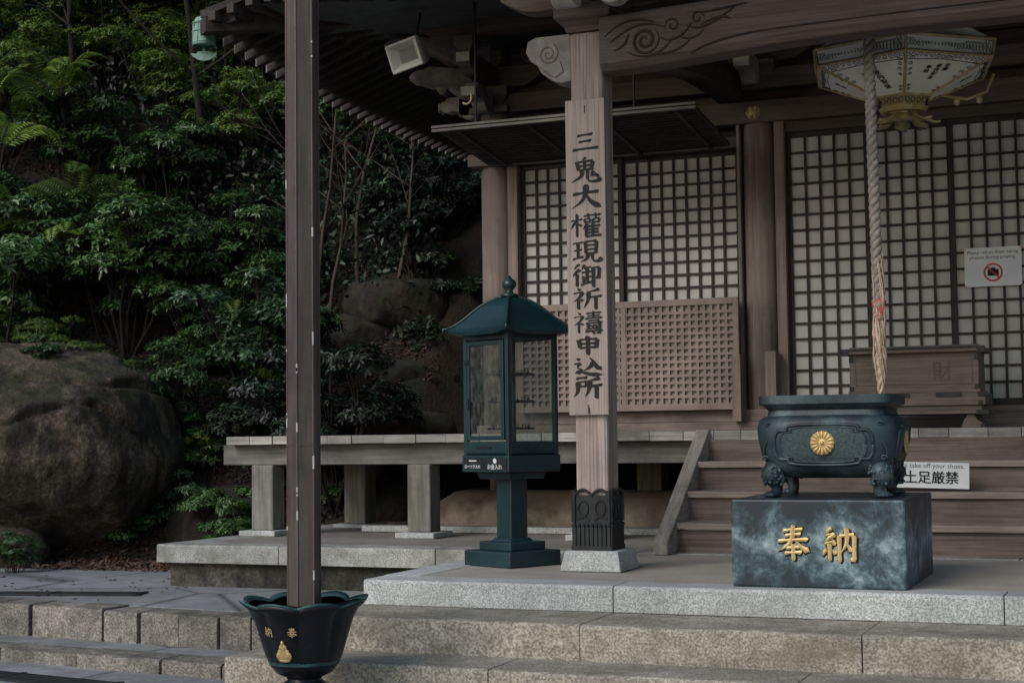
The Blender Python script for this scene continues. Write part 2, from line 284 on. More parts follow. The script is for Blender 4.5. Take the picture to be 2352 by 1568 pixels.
UX=(1,0,0);UZ=(0,0,1);NF=(0,-1,0)
# ------------------------------------------------------------------ camera, light
cam=bpy.data.objects.new('camera',bpy.data.cameras.new('camera')); COL.objects.link(cam); S.camera=cam
Rc=Matrix.Rotation(math.radians(22),3,'Z')@Matrix.Rotation(math.radians(93.44),3,'X')@Matrix.Rotation(math.radians(-.69),3,'Z')
cam.matrix_world=Matrix.Translation((0,0,.9))@Rc.to_4x4(); cam.data.lens=55; cam.data.sensor_width=36; cam.data.clip_end=1000
w=bpy.data.worlds.new('World'); S.world=w; w.use_nodes=True; nt=w.node_tree
sk=nt.nodes.new('ShaderNodeTexSky'); sk.sky_type='NISHITA'; sk.sun_disc=False; EL=36; AZ=204
sk.sun_elevation=math.radians(EL); sk.sun_rotation=math.radians(AZ); sk.air_density=1.3; sk.dust_density=1.5
nt.links.new(sk.outputs[0],nt.nodes['Background'].inputs[0]); nt.nodes['Background'].inputs[1].default_value=.15
sl=bpy.data.lights.new('sun','SUN'); sl.energy=1.5; sl.angle=math.radians(30); sl.color=(1,.98,.95)
so=bpy.data.objects.new('sun',sl); COL.objects.link(so)
sd=Vector((math.sin(math.radians(AZ))*math.cos(math.radians(EL)),math.cos(math.radians(AZ))*math.cos(math.radians(EL)),math.sin(math.radians(EL))))
so.rotation_euler=sd.to_track_quat('Z','Y').to_euler(); so.location=(0,0,30)
S.view_settings.view_transform='Standard'; S.view_settings.look='None'; S.view_settings.exposure=0
# ------------------------------------------------------------------ ground
def sst(a,b,x):
    t=min(1,max(0,(x-a)/(b-a))); return t*t*(3-2*t)
def gz(X,Y):
    s=(Y-14.2)+.5*max(0,-X-9)
    if X>-7.6: s-=1.0
    z=-.68
    z+= .31*sst(9.6,10.3,Y-.12*(X+8))*sst(-4.9,-5.3,X)
    if s>0:
        h=.72*s+.045*s*s; h=min(h,24); h*=sst(-6.3,-7.4,X) if Y<24 else 1
        h+= sst(0,1,s)*(.25*noise.noise((X*.6,Y*.6,0))+.08*noise.noise((X*2.1,Y*2.1,3)))
        z+=h
    return z
def axis(a,b,st,far):
    l=[a+st*i for i in range(int((b-a)/st)+1)]; k=[];d=st*2;x=a
    while x>-far: x-=d; d*=1.5; k.append(x)
    h=[];d=st*2;x=l[-1]
    while x<far: x+=d; d*=1.5; h.append(x)
    return k[::-1]+l+h
xs=axis(-26,-4,.25,500); ys=axis(8,36,.25,500)
g=M(); g.v=[(x,y,gz(x,y)) for y in ys for x in xs]; nx=len(xs)
g.f=[(j*nx+i,j*nx+i+1,(j+1)*nx+i+1,(j+1)*nx+i) for j in range(len(ys)-1) for i in range(nx-1)]
fin(g,'ground',earth,kind='structure',smooth=True,recalc=False)
def poly(pts,z0,z1,name,mat,kind='structure',bevel=0): 
    m=M(); m.prism(pts,'z',z0,z1); return fin(m,name,mat,kind=kind,bevel=bevel)
f1=lambda X:9.84-.125*(X+8.29)
f2=lambda X:9.16-.14*(X+7.7)
poly([(-14,f1(-14)+.32),(-5.0,f1(-5)+.32),(-5.0,11.6),(-7.7,11.6),(-7.7,12.6),(-8.6,12.9),(-9.6,12.7),(-14,12.2)],-.9,-.352,'upper_landing',paving)
poly([(-14,f2(-14)+.3),(-5.2,f2(-5.2)+.3),(-5.2,f1(-5.2)+.1),(-14,f1(-14)+.1)],-.9,-.583,'lower_landing',paving)
def stonerow(name,fy,xa,xb,step,z0,z1,dep,mat,jit=.01,seed=1,gap=.008,sub=1):
    r=random.Random(seed); m=M(); x=xa
    while x<xb-.02:
        x2=min(xb,x+step*(.75+.5*r.random())); dy=r.uniform(-jit,jit); dz=r.uniform(-jit,jit)*.5
        a,b=x+gap/2,x2-gap/2; n=max(2,int((b-a)/.06))
        rows=[]
        for k in range(n+1):
            xx=a+(b-a)*k/n; w1=noise.noise((xx*5,z1*7,seed))*jit*1.3; w2=noise.noise((xx*11,z1*3,seed+9))*jit*.8
            rows.append([(xx,fy(xx)+dy+w1,z0),(xx,fy(xx)+dy+w1*.6,(z0+z1)/2),(xx,fy(xx)+dy+w1*.8,z1+dz+w2-.012),(xx,fy(xx)+dy+w1+.014,z1+dz+w2),(xx,fy(xx)+dep,z1+dz),(xx,fy(xx)+dep,z0)])
        m.loft(rows); x=x2
    return fin(m,name,mat,kind='structure',bevel=.006)
stonerow('upper_step_stones',f1,-14,-4.7,.32,-.9,-.35,.33,grandark,.018,3,.016)
stonerow('lower_step_stones',f2,-14,-4.95,.62,-.9,-.58,.31,grandark,.018,5,.014)
stonerow('lower_broad_step',lambda X:7.86,-5.0,4,1.7,-.9,-.36,.55,granold,.006,11,.004)
stonerow('middle_broad_step',lambda X:8.32,-4.85,4,1.9,-.9,-.16,.7,granold,.006,12,.004)
stonerow('platform_edge',lambda X:8.93,-4.65,4.1,1.9,-.158,0,.30,granite,.0012,13,.005)
m=M(); m.box(-4.65,4.1,9.232,11.4,-.6,-.003); m.box(-4.63,4.1,8.96,9.25,-.6,-.165)
fin(m,'porch_platform',concrete,kind='structure')
m=M(); m.box(-4.84,4,8.9,9.4,-.9,-.17); fin(m,'step_core',granold,kind='structure')
m=M(); m.box(-4.66,-4.40,9.24,11.38,-.157,.001); fin(m,'platform_side_edge',granite,kind='structure',bevel=.006)
TX=-7.93
stonerow('terrace_edge',lambda X:11.40,TX,4.1,1.45,-.15,.004,.32,graymix,.003,21,.006)
m=M(); m.box(TX,TX+.3,11.73,16.5,-.15,.002); fin(m,'terrace_side_edge',graymix,kind='structure',bevel=.008)
m=M(); m.box(TX+.1,4.1,11.47,11.9,-.75,-.152); m.box(TX+.1,TX+.4,11.5,16.4,-.75,-.152); fin(m,'terrace_wall',wallst,kind='structure')
m=M(); m.box(TX+.3,6,11.722,16.5,-.7,0); fin(m,'terrace',terrtop,kind='structure')
R=Matrix.Rotation(math.radians(14),3,'Z'); gc=(-8.35,10.55,0); e=thing('drain_grate',(-8.35,10.55,-.34),'rusty flat steel drain grating set in stone paving','drain cover')
m=M()
for i in range(16): m.box(gc[0]-.75,gc[0]+.75,gc[1]-.12+i*.016,gc[1]-.114+i*.016,-.36,-.338,R,gc)
m.box(gc[0]-.77,gc[0]-.74,gc[1]-.13,gc[1]+.14,-.36,-.336,R,gc); m.box(gc[0]+.74,gc[0]+.77,gc[1]-.13,gc[1]+.14,-.36,-.336,R,gc); m.box(gc[0]-.02,gc[0]+.02,gc[1]-.13,gc[1]+.14,-.36,-.336,R,gc)
fin(m,'grate',blackm,e)
R=Matrix.Rotation(math.radians(-9),3,'Z'); gc=(-7.3,8.55,0); e=thing('drain_grate',(-7.3,8.55,-.66),'long steel drain grating at the foot of the steps','drain cover')
m=M()
for i in range(12): m.box(gc[0]-1.6,gc[0]+1.1,gc[1]-.12+i*.022,gc[1]-.112+i*.022,-.68,-.655,R,gc)
for x in(-1.6,-.7,.2,1.1): m.box(gc[0]+x-.02,gc[0]+x+.02,gc[1]-.13,gc[1]+.15,-.68,-.653,R,gc)
fin(m,'grate',blackm,e)
m=M(); m.box(-14,-5.2,7.9,9.9,-.72,-.672); fin(m,'lower_pavement',paving,kind='structure')
m=M(); m.box(-6,5,-3,7.9,-.72,-.668); fin(m,'forecourt',paving,kind='structure')
# ------------------------------------------------------------------ temple hall
T=thing('temple_hall',(-3,14,0),'weathered brown timber temple hall with lattice doors and raised veranda','temple')
def pillar(x,z1,d=.31):
    m=M(); m.lathe((x,14.0,0),[(d/2,.9),(d/2,z1)],28); return fin(m,'pillar',woodP,T,smooth=False)
for x,z in((-5.79,4.02),(-3.19,3.72),(0.05,3.72),(3.1,4.0)):
    o=pillar(x,z); o.data.polygons.foreach_set('use_smooth',[len(p.vertices)==4 for p in o.data.polygons])
m=M(); m.box(-5.79,3.3,14.16,14.25,.9,5.3); m.box(-5.79,-5.70,14.2,20,0,5.3); m.box(3.2,3.3,14.2,20,0,5.3); m.box(-5.79,3.3,19.9,20,0,5.3)
fin(m,'wall',woodD,T)
m=M(); 
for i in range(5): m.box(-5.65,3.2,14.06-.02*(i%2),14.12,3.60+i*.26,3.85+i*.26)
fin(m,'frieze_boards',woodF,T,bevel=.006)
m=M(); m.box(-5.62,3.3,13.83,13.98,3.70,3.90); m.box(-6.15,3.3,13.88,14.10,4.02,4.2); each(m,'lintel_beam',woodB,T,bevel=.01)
m=M(); m.box(-6.02,-5.58,13.8,14.18,3.50,3.62); m.box(-6.0,-5.6,13.80,14.15,4.02,4.08); each(m,'pillar_collar',woodX,T,bevel=.008)
m=M(); m.box(-5.95,3.2,13.80,14.10,.92,1.0); m.box(-5.62,3.2,13.84,14.08,1.0,1.11); fin(m,'door_sill',woodX,T,bevel=.008)
m=M()
for a,b in((-5.63,-5.53),(-3.375,-3.345),(-3.03,-2.94)): m.box(a,b,13.86,14.05,1.11,3.70)
each(m,'door_jamb',woodP,T,bevel=.006)
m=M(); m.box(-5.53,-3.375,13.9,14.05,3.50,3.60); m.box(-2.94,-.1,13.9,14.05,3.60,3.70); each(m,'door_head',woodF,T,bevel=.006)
for a,b in((-3.42,-3.34),(-3.12,-3.02)):
    m=M(); m.box(a,b,13.70,13.84,1.0,1.60 if a<-3.3 else 1.62); fin(m,'bracing_board',woodP,T,bevel=.006)
def shoji(x0,x1,z0,z1,y,cx,cz,st=.045):
    d=M(); d.box(x0,x0+st,y,y+.035,z0,z1); d.box(x1-st,x1,y,y+.035,z0,z1); d.box(x0+st,x1-st,y+.001,y+.034,z0,z0+.06); d.box(x0+st,x1-st,y+.001,y+.034,z1-.05,z1)
    f=fin(d,'shoji_door',lattw,T,bevel=.003)
    p=M(); p.box(x0+.01,x1-.01,y+.024,y+.03,z0+.01,z1-.01); fin(p,'paper',paper,f)
    l=M(); W=x1-x0-2*st; n=max(2,round(W/cx)); 
    for i in range(1,n): xx=x0+st+W*i/n; l.box(xx-.0105,xx+.0105,y+.002,y+.022,z0+.06,z1-.05)
    Hh=z1-z0-.11; k=round(Hh/cz)
    for i in range(1,k): zz=z0+.06+Hh*i/k; l.box(x0+st,x1-st,y+.0005,y+.02,zz-.010,zz+.010)
    fin(l,'lattice',lattw,f); return f
shoji(-5.53,-4.50,1.11,3.50,13.95,.118,.118); shoji(-4.53,-3.375,1.11,3.50,13.99,.118,.118)
for i in range(4): shoji(-2.94+i*.71,-2.94+i*.71+.74,1.11,3.60,13.93+.042*(i%2),.136,.142)
d=M(); X0,X1,Z0,Z1=-5.50,-3.36,1.11,2.12; d.box(X0,X0+.06,13.74,13.79,Z0,Z1); d.box(X1-.05,X1,13.74,13.79,Z0,Z1); d.box(X0+.06,X1-.05,13.742,13.788,Z0,Z0+.06); d.box(X0+.06,X1-.05,13.742,13.788,Z1-.06,Z1); d.box(-4.47,-4.42,13.743,13.787,Z0+.06,Z1-.06)
f=fin(d,'lattice_screen',gratew,T,bevel=.004)
l=M(); n=30
for i in range(1,n): xx=X0+.06+(X1-X0-.11)*i/n; l.box(xx-.013,xx+.013,13.750,13.775,Z0+.06,Z1-.06)
for i in range(1,14): zz=Z0+.06+(Z1-Z0-.12)*i/14; l.box(X0+.06,X1-.05,13.748,13.773,zz-.013,zz+.013)
fin(l,'bars',gratew,f); b=M(); b.box(X0+.02,X1-.02,13.777,13.785,Z0+.02,Z1-.02); fin(b,'backing',grateb,f)
m=M(); m.lathe((0,0,0),[(.001,.0),(.075,.0),(.07,.012),(.045,.02),(.04,.03),(.001,.04)],6); m.v=[(-3.20+x,13.83-z,3.79+y) for x,y,z in m.v]
for k in range(6):
    a=k*pi/3; m.ball((-3.20+.05*math.cos(a),13.812,3.79+.05*math.sin(a)),.02,6)
fin(m,'gilt_boss',goldd,T)
m=M(); A=(12.6,3.63);B=(13.8,3.50); m.prism([(A[0],A[1]),(B[0],B[1]),(B[0],B[1]+.03),(A[0],A[1]+.03)],'x',-5.80,-3.42)
f=fin(m,'propped_shutter',woodR,T)
b=M()
for i in range(16):
    t=(i+.5)/16; y=A[0]+(B[0]-A[0])*t; z=A[1]+(B[1]-A[1])*t; b.box(-5.78,-3.44,y-.008,y+.008,z-.012,z+.001)
for i in range(4): x=-5.6+i*.67; b.prism([(A[0]+.03,A[1]-.026),(B[0],B[1]-.026),(B[0],B[1]-.001),(A[0]+.03,A[1]-.001)],'x',x-.018,x+.018)
fin(b,'shutter_ribs',woodR,f)
b=M(); b.box(-5.83,-3.40,12.565,12.60,3.61,3.635); b.box(-5.83,-3.40,12.56,12.61,3.642,3.665); fin(b,'shutter_edge',woodGX,f,bevel=.004)
b=M(); b.tube([(-5.42,12.62,3.66),(-5.42,12.62,5.0)],.010); b.tube([(-3.95,12.62,3.66),(-3.95,12.62,5.0)],.010); each(b,'hanging_rod',blackm,f)
b=M(); b.tube([(-5.5+.05*math.sin(t),12.6,3.9+.06*math.cos(t)) for t in [i*.35 for i in range(3,12)]],.010); fin(b,'yellow_hook',goldd,f)
# brackets
def arm(m,c,ax,L,h,wd):
    bt=[(-L/2+L*.2*k/6,h*.5*(1-math.sin(pi/2*k/6))) for k in range(7)]; pts=[(-L/2,h)]+bt+[(-p,q) for p,q in reversed(bt)]+[(L/2,h)]
    if ax=='x': m.prism([(c[0]+p,c[2]+q) for p,q in pts],'y',c[1]-wd/2,c[1]+wd/2)
    else: m.prism([(c[1]+p,c[2]+q) for p,q in pts],'x',c[0]-wd/2,c[0]+wd/2)
def masu(m,c,s,h): m.loft([[(c[0]+a*s*k/2,c[1]+b*s*k/2,c[2]+z) for a,b in((-1,-1),(1,-1),(1,1),(-1,1))] for k,z in((.66,0),(.72,h*.2),(1,h*.5),(1,h))])
tips=M()
for x in(-5.79,-3.19,.05,3.1):
    z=4.2
    m=M(); masu(m,(x,14,z-.12+.0),.36,.2); arm(m,(x,13.99,z+.08),'x',1.0,.2,.14); arm(m,(x,13.75,z+.085),'y',1.1,.19,.13)
    for dx in(-.4,0,.4): masu(m,(x+dx,13.99,z+.29),.2,.15)
    masu(m,(x,13.3,z+.29),.2,.15); arm(m,(x,13.3,z+.44),'x',.9,.17,.13)
    for dx in(-.35,0,.35): masu(m,(x+dx,13.3,z+.61),.18,.12)
    fin(m,'bracket_set',woodB,T,bevel=.006)
    tips.box(x-.066,x+.066,13.185,13.198,z+.185,z+.274); tips.box(x-.515,x-.502,13.92,14.06,z+.185,z+.279); tips.box(x-.463,x-.452,13.236,13.364,z+.53,z+.608)
each(tips,'painted_arm_end',cream,T)
def nose(m,c,ax,sg,L,h,wd):
    pts=[(0,0)]+[(L*.42*k/5,-.16*h*math.sin(pi*k/5)) for k in range(1,5)]+[(.42*L,.04*h),(.50*L,.24*h)]+[(L*(.50+.26*k/5),h*(.24+.07*math.sin(pi*k/5))) for k in range(1,5)]+[(.78*L,.26*h),(.90*L,.30*h),(.98*L,.45*h),(L,.62*h),(.95*L,.80*h),(.84*L,.86*h),(.80*L,1.0*h),(0,1.0*h)]
    if ax=='x': m.prism([(c[0]+sg*p,c[2]+q) for p,q in pts],'y',c[1]-wd/2,c[1]+wd/2)
    else: m.prism([(c[1]+sg*p,c[2]+q) for p,q in pts],'x',c[0]-wd/2,c[0]+wd/2)
m=M(); nose(m,(-5.95,13.95,4.02),'x',-1,.40,.2,.14); nose(m,(-5.79,13.75,4.02),'y',-1,.45,.2,.14); nose(m,(-6.29,13.99,4.3),'x',-1,.25,.2,.13)
nose(m,(-3.19,13.75,4.05),'y',-1,.4,.2,.14)
D=Matrix.Rotation(math.radians(45),3,'Z'); mm=M(); nose(mm,(0,0,4.20),'x',-1,.80,.24,.13); m.add([Vector((-5.85,13.94,0))+D@Vector(v) for v in mm.v],mm.f)
mm=M(); nose(mm,(0,0,4.50),'x',-1,1.05,.22,.13); m.add([Vector((-5.85,13.94,0))+D@Vector(v) for v in mm.v],mm.f)
each(m,'bracket_nose',creamd,T,bevel=.008)
m=M()   # pale painted end faces and carved line on the noses
m.box(-6.362,-6.352,13.885,14.015,4.085,4.17); m.box(-5.86,-5.72,13.292,13.302,4.085,4.17); m.box(-6.552,-6.542,13.93,14.05,4.37,4.45); m.box(-3.26,-3.12,13.342,13.352,4.115,4.20)
each(m,'painted_arm_end',cream,T)
# eaves
def ez(X,Y):
    dx=-5.79-X; dy=14-Y; t=max(0,(min(dx,dy)+1.6)/3.7) if min(dx,dy)>-1.6 else 0
    return 5.12-max(0,.35*dx,.2*dy)+.24*t*t
XE=-7.72; YE=11.75
def surf(m,P,nu,nv):
    bot=[]
    for j in range(nv+1):
        for i in range(nu+1):
            x,y=P(i/nu,j/nv); bot.append((x,y,ez(x,y)))
    o=len(m.v); m.v+=bot; 
    m.f+=[(o+j*(nu+1)+i,o+j*(nu+1)+i+1,o+(j+1)*(nu+1)+i+1,o+(j+1)*(nu+1)+i) for j in range(nv) for i in range(nu)]
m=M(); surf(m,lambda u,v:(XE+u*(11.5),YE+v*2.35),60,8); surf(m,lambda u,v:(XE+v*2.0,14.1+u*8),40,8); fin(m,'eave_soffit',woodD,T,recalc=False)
def rafter(m,p,q,wd,h,dz,tips=None):
    p=Vector(p);q=Vector(q); n=6; d=(q-p); s=Vector((-d.y,d.x,0)).normalized()*wd/2; rs=[]
    for i in range(n+1):
        c=p+d*(i/n); z=ez(c.x,c.y)-dz; rs.append([(c.x-s.x,c.y-s.y,z-h),(c.x+s.x,c.y+s.y,z-h),(c.x+s.x,c.y+s.y,z),(c.x-s.x,c.y-s.y,z)])
    m.loft(rs)
    if tips is not None:
        z=ez(p.x,p.y)-dz; u=d.normalized(); a=p-u*.012
        tips.loft([[(a.x-s.x,a.y-s.y,z-h),(a.x+s.x,a.y+s.y,z-h),(a.x+s.x,a.y+s.y,z),(a.x-s.x,a.y-s.y,z)],[(p.x-s.x,p.y-s.y,z-h),(p.x+s.x,p.y+s.y,z-h),(p.x+s.x,p.y+s.y,z),(p.x-s.x,p.y-s.y,z)]])
m=M(); t=M(); t2=M(); y=11.9
while y<21:
    xin=-5.8
    if y<14: xin=XE+.06+ (y-11.75)*.86
    rafter(m,(XE-.06,y,0),(max(xin,XE+.3),y,0),.075,.10,.0,t2)
    if y>13: rafter(m,(-6.95,y,0),(-5.8,y,0),.07,.09,.10)
    y+=.19
x=XE+.15
while x<3.5:
    yin=14.0 if x>-5.8 else YE+.06+(x-XE)*1.1
    rafter(m,(x,YE-.04,0),(x,max(yin,YE+.3),0),.07,.085,0)
    if x>-6.8: rafter(m,(x,12.95,0),(x,14.0,0),.08,.09,.085,t)
    x+=.19
rafter(m,(XE+.02,YE+.02,0),(-5.8,14,0),.16,.14,.01)
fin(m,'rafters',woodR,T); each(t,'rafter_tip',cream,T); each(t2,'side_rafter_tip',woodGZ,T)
m=M()
for sgn in(0,1):
    rs=[]
    for i in range(41):
        if sgn==0: x=XE+i*.28; y=YE; z=ez(x,y); rs.append([(x,y+.02,z),(x,y+.1,z),(x,y+.1,z+.06),(x,y,z+.06)])
        else: y=YE+i*.23; x=XE; z=ez(x,y); rs.append([(x+.02,y,z),(x+.1,y,z),(x+.1,y,z+.06),(x,y,z+.06)])
    m.loft(rs)
fin(m,'eave_fascia',woodR,T)
m=M()
R0=[(XE+.12,YE+.12,ez(XE,YE)+.08),(4.5,YE+.1,4.85),(4.5,22,4.85),(XE+.12,22,4.62)]; R1=[(-3.5,15.5,6.8),(4.5,15.5,6.8),(4.5,18.5,6.8),(-3.5,18.5,6.8)]
m.loft([R0,R1]); fin(m,'tiled_roof',tilem,T)
# porch roof
m=M(); m.prism([(7.55,4.72),(12.2,5.20),(12.2,5.37),(7.5,4.89)],'x',-4.75,4.6); fin(m,'porch_roof',tilem,T)
m=M(); x=-4.65
while x<3.6: m.prism([(7.62,4.64),(12.2,5.12),(12.2,5.195),(7.62,4.715)],'x',x,x+.07); x+=.19
fin(m,'porch_rafters',woodR,T)
m=M(); m.lathe((0,0,0),[(.07,-4.9),(.07,4.6)],12); m.v=[(z,7.45+x,4.64+y) for x,y,z in m.v]; fin(m,'gutter',polem,T)
# porch beam
m=M(); top=[(-3.30+i*.33,3.68+.07*math.sin(pi*i/16)) for i in range(17)]; bot=[(-3.30+i*.33,3.315+.085*sst(0,1,min(i,16-i)/5)) for i in range(17)]
mm=[]
for i in range(17):
    (x,zt),(x2,zb)=top[i],bot[i]; mm.append([(x,9.78,zb+.05),(x,9.82,zb),(x,10.0,zb),(x,10.02,zb+.03),(x,10.02,zt),(x,9.78,zt)])
m.loft(mm); fin(m,'rainbow_beam',woodB,T,bevel=.012)
m=M()
def spiral(cx,cz,r0,r1,a0,turns,n=40): return [(cx+(r0+(r1-r0)*i/n)*math.cos(a0+turns*2*pi*i/n),9.778,cz+(r0+(r1-r0)*i/n)*math.sin(a0+turns*2*pi*i/n)) for i in range(n+1)]
def tw(path,r): n=len(path); m.tube(path,[max(.0015,r*math.sin(pi*(i+.5)/n)**.5) for i in range(n)],6)
tw(spiral(-2.98,3.49,.012,.10,0,2.1),.012)
tw(spiral(-2.79,3.57,.01,.055,2,1.3),.008); tw(spiral(-2.62,3.60,.01,.045,1,-1.2),.008)
def bez(pts,n=24):
    P=[Vector((a,9.778,b)) for a,b in pts]; out=[]
    for i in range(n+1):
        t=i/n; out.append(P[0]*(1-t)**3+P[1]*3*t*(1-t)**2+P[2]*3*t*t*(1-t)+P[3]*t**3)
    return out
for pts in([(-3.26,3.54),(-3.15,3.64),(-3.05,3.66),(-2.9,3.60)],[(-3.22,3.50),(-3.1,3.58),(-3.0,3.64),(-2.84,3.56)],[(-3.20,3.44),(-3.12,3.46),(-3.1,3.50),(-3.09,3.55)],[(-3.1,3.42),(-2.95,3.34),(-2.85,3.40),(-2.78,3.50)],[(-2.87,3.50),(-2.8,3.44),(-2.7,3.5),(-2.66,3.58)],[(-2.70,3.56),(-2.6,3.5),(-2.5,3.56),(-2.35,3.66)],[(-2.66,3.64),(-2.5,3.62),(-2.4,3.66),(-2.28,3.66)],[(-2.60,3.55),(-2.5,3.60),(-2.45,3.60),(-2.40,3.57)],[(-2.95,3.40),(-2.85,3.37),(-2.72,3.40),(-2.66,3.48)],[(-2.75,3.49),(-2.68,3.46),(-2.62,3.47),(-2.58,3.52)]): tw(bez(pts),.009)
tw(bez([(-2.68,3.37),(-2.56,3.43),(-2.4,3.465),(-2.1,3.475)]),.009); m.tube([(x,9.778,3.475+.02*math.sin((x+2.1)/3*pi)) for x in [-2.1+i*.15 for i in range(21)]],.005,6)
for a in(0,.5): tw(spiral(-.62+a*.2,3.62-a*.04,.01,.07,a,1.4),.009)
fin(m,'beam_carving',woodD,T,smooth=True)
P=fin(M().box(-3.545,-3.315,9.88,10.11,.13,3.62),'porch_post',woodZ,T,bevel=.022)
m=M(); m.loft([[(-3.42+a*r,9.995+b*r,z) for a,b in((-1,-1),(1,-1),(1,1),(-1,1))] for r,z in((.212,0),(.208,.03),(.188,.12),(.183,.135))]); fin(m,'base_stone',granite,P,bevel=.01)
m=M(); cx,cy,r=-3.43,9.995,.130
m.box(cx-r,cx+r,cy-r,cy+r,.135,.50)
for s in range(4):
    Rm=Matrix.Rotation(s*pi/2,3,'Z'); q=M()
    for i in range(9): xx=-.12+i*.030; q.box(xx-.009,xx+.009,-r-.010,-r+.01,.14,.30); q.ball((xx,-r-.005,.30),.013,6)
    q.box(-r-.010,r+.010,-r-.012,-r+.01,.135,.165)
    for sx in(-1,1):
        q.tube([(sx*(.06+.035*math.cos(a)),-r-.003,.41+.05*math.sin(a)) for a in [i*.4 for i in range(17)]],.007,6)
        q.tube([(sx*.122,-r-.003,.32),(sx*.122,-r-.003,.53)],.012,6); q.tube([(sx*.02,-r-.003,.33),(sx*.05,-r-.003,.36),(sx*.10,-r-.003,.34)],.006,6)
    q.tube([(-.122+i*.01525,-r-.003,.50+.035*abs(math.sin(i*pi/8))) for i in range(17)],.010,6)
    m.add([Vector((cx,cy,0))+Rm@Vector(v) for v in q.v],q.f)
fin(m,'iron_shoe',blackm,P)
m=M(); masu(m,(-3.43,9.995,3.62),.40,.18); arm(m,(-3.43,9.97,3.80),'x',1.25,.2,.16); masu(m,(-3.43,9.97,4.0),.22,.15); masu(m,(-3.93,9.97,4.0),.22,.15); masu(m,(-2.93,9.97,4.0),.22,.15); arm(m,(-3.43,9.8,3.79),'y',1.0,.19,.15)
m.box(-4.6,4.3,9.86,10.08,4.16,4.34)
fin(m,'post_capital',woodB,P,bevel=.008)
m=M(); nose(m,(-3.2,9.55,3.72),'x',1,.42,.22,.12); nose(m,(-3.43,9.6,3.72),'y',-1,.5,.22,.15); each(m,'carved_nose',cream,P,bevel=.008)
m=M(); m.prism([(-3.54,3.30),(-3.62,3.29),(-3.68,3.31),(-3.76,3.37),(-3.79,3.43),(-3.84,3.46),(-3.875,3.53),(-3.86,3.60),(-3.80,3.625),(-3.54,3.625)],'y',9.90,10.08); n_=fin(m,'beam_nose',creamd,P,bevel=.012)
m=M()
m.tube([(-3.71+(.005+.072*i/40)*math.cos(.3+i*.33),9.898,3.50+(.005+.072*i/40)*math.sin(.3+i*.33)) for i in range(41)],.005,6)
m.tube([(-3.62,9.898,3.44),(-3.60,9.898,3.37),(-3.66,9.898,3.33)],.005,6); m.tube([(-3.78,9.898,3.42),(-3.73,9.898,3.38),(-3.68,9.898,3.34)],.005,6); fin(m,'scroll_line',woodX,n_)
m=M(); rs=[]
for i in range(11):
    t=i/10; y=10.1+3.8*t; z=3.55+.5*math.sin(pi*t*.55); rs.append([(-3.54,y,z-.13),(-3.32,y,z-.13),(-3.32,y,z+.13),(-3.54,y,z+.13)])
m.loft(rs); fin(m,'tie_beam',woodR,T)
m=M(); m.box(-5.6,3.2,13.1,13.3,4.62,4.76); fin(m,'eave_purlin',woodB,T)
# veranda
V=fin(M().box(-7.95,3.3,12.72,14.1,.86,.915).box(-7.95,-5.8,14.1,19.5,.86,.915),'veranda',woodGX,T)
m=M(); x=-7.96; r=random.Random(4)
while x<3.3:
    x2=x+.28*(.8+.4*r.random()); m.box(x+.002,x2-.002,12.56+r.uniform(-.008,.008),12.75,.845+r.uniform(-.004,.004),.92); x=x2
fin(m,'deck_board_ends',woodG,V,bevel=.004)
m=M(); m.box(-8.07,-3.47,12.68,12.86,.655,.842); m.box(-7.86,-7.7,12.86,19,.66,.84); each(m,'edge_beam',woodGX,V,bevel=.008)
for x in(-7.64,-6.03,-4.42):
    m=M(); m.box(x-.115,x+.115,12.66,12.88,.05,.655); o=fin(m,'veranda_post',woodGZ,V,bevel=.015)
    m=M(); m.box(x-.19,x+.19,12.56,12.98,.002,.052); fin(m,'pad_stone',granite,V,bevel=.008)
for x in(-7.38,-5.79,-4.3,-2.8):
    m=M(); m.box(x-.12,x+.12,14.0,14.25,.04,.86); fin(m,'veranda_post',woodGZ,V,bevel=.015)
m=M(); m.box(-7.57,-7.19,13.9,14.35,.002,.04); fin(m,'pad_stone',granite,V,bevel=.008)
m=M(); rs=[]
for x in[-6.75,-6.6,-6.2]+[-6+i*.5 for i in range(19)]:
    k=sst(-6.8,-6.3,x); rs.append([(x,13.62+.25*(1-k),.0),(x,13.60+.25*(1-k),.16*k+.01),(x,13.68,.27*k+.01),(x,13.85,.36*k+.012),(x,14.6,.38*k+.012),(x,14.6,0)])
m.loft(rs); fin(m,'foundation_mound',plaster,T,smooth=True)
m=M(); m.box(-7.0,3.3,13.42,13.62,.002,.06); fin(m,'foundation_kerb',granite,T,bevel=.008)
# stairs
m=M(); Z=[.225,.45,.675]; Yr=[11.55,11.87,12.19]
for z,y in zip(Z,Yr): m.box(-3.33,.2,y-.03,y+.36,z-.05,z)
st=fin(m,'staircase',treadw,T,bevel=.008)
m=M()
for z,y in zip([0]+Z,Yr+[12.5]): m.box(-3.34,.2,y+.01,y+.03,z+.005 if z==0 else z,z+.17)
m.box(-3.34,.2,12.60,12.62,.675,.845)
fin(m,'risers',stairw,st)
for x in(-3.44,.2):
    m=M(); m.prism([(11.28,.0),(11.52,.0),(12.72,.845),(12.60,.93),(12.54,.93),(11.28,.09)],'x',x,x+.11); fin(m,'stringer',woodGY,st,bevel=.008)
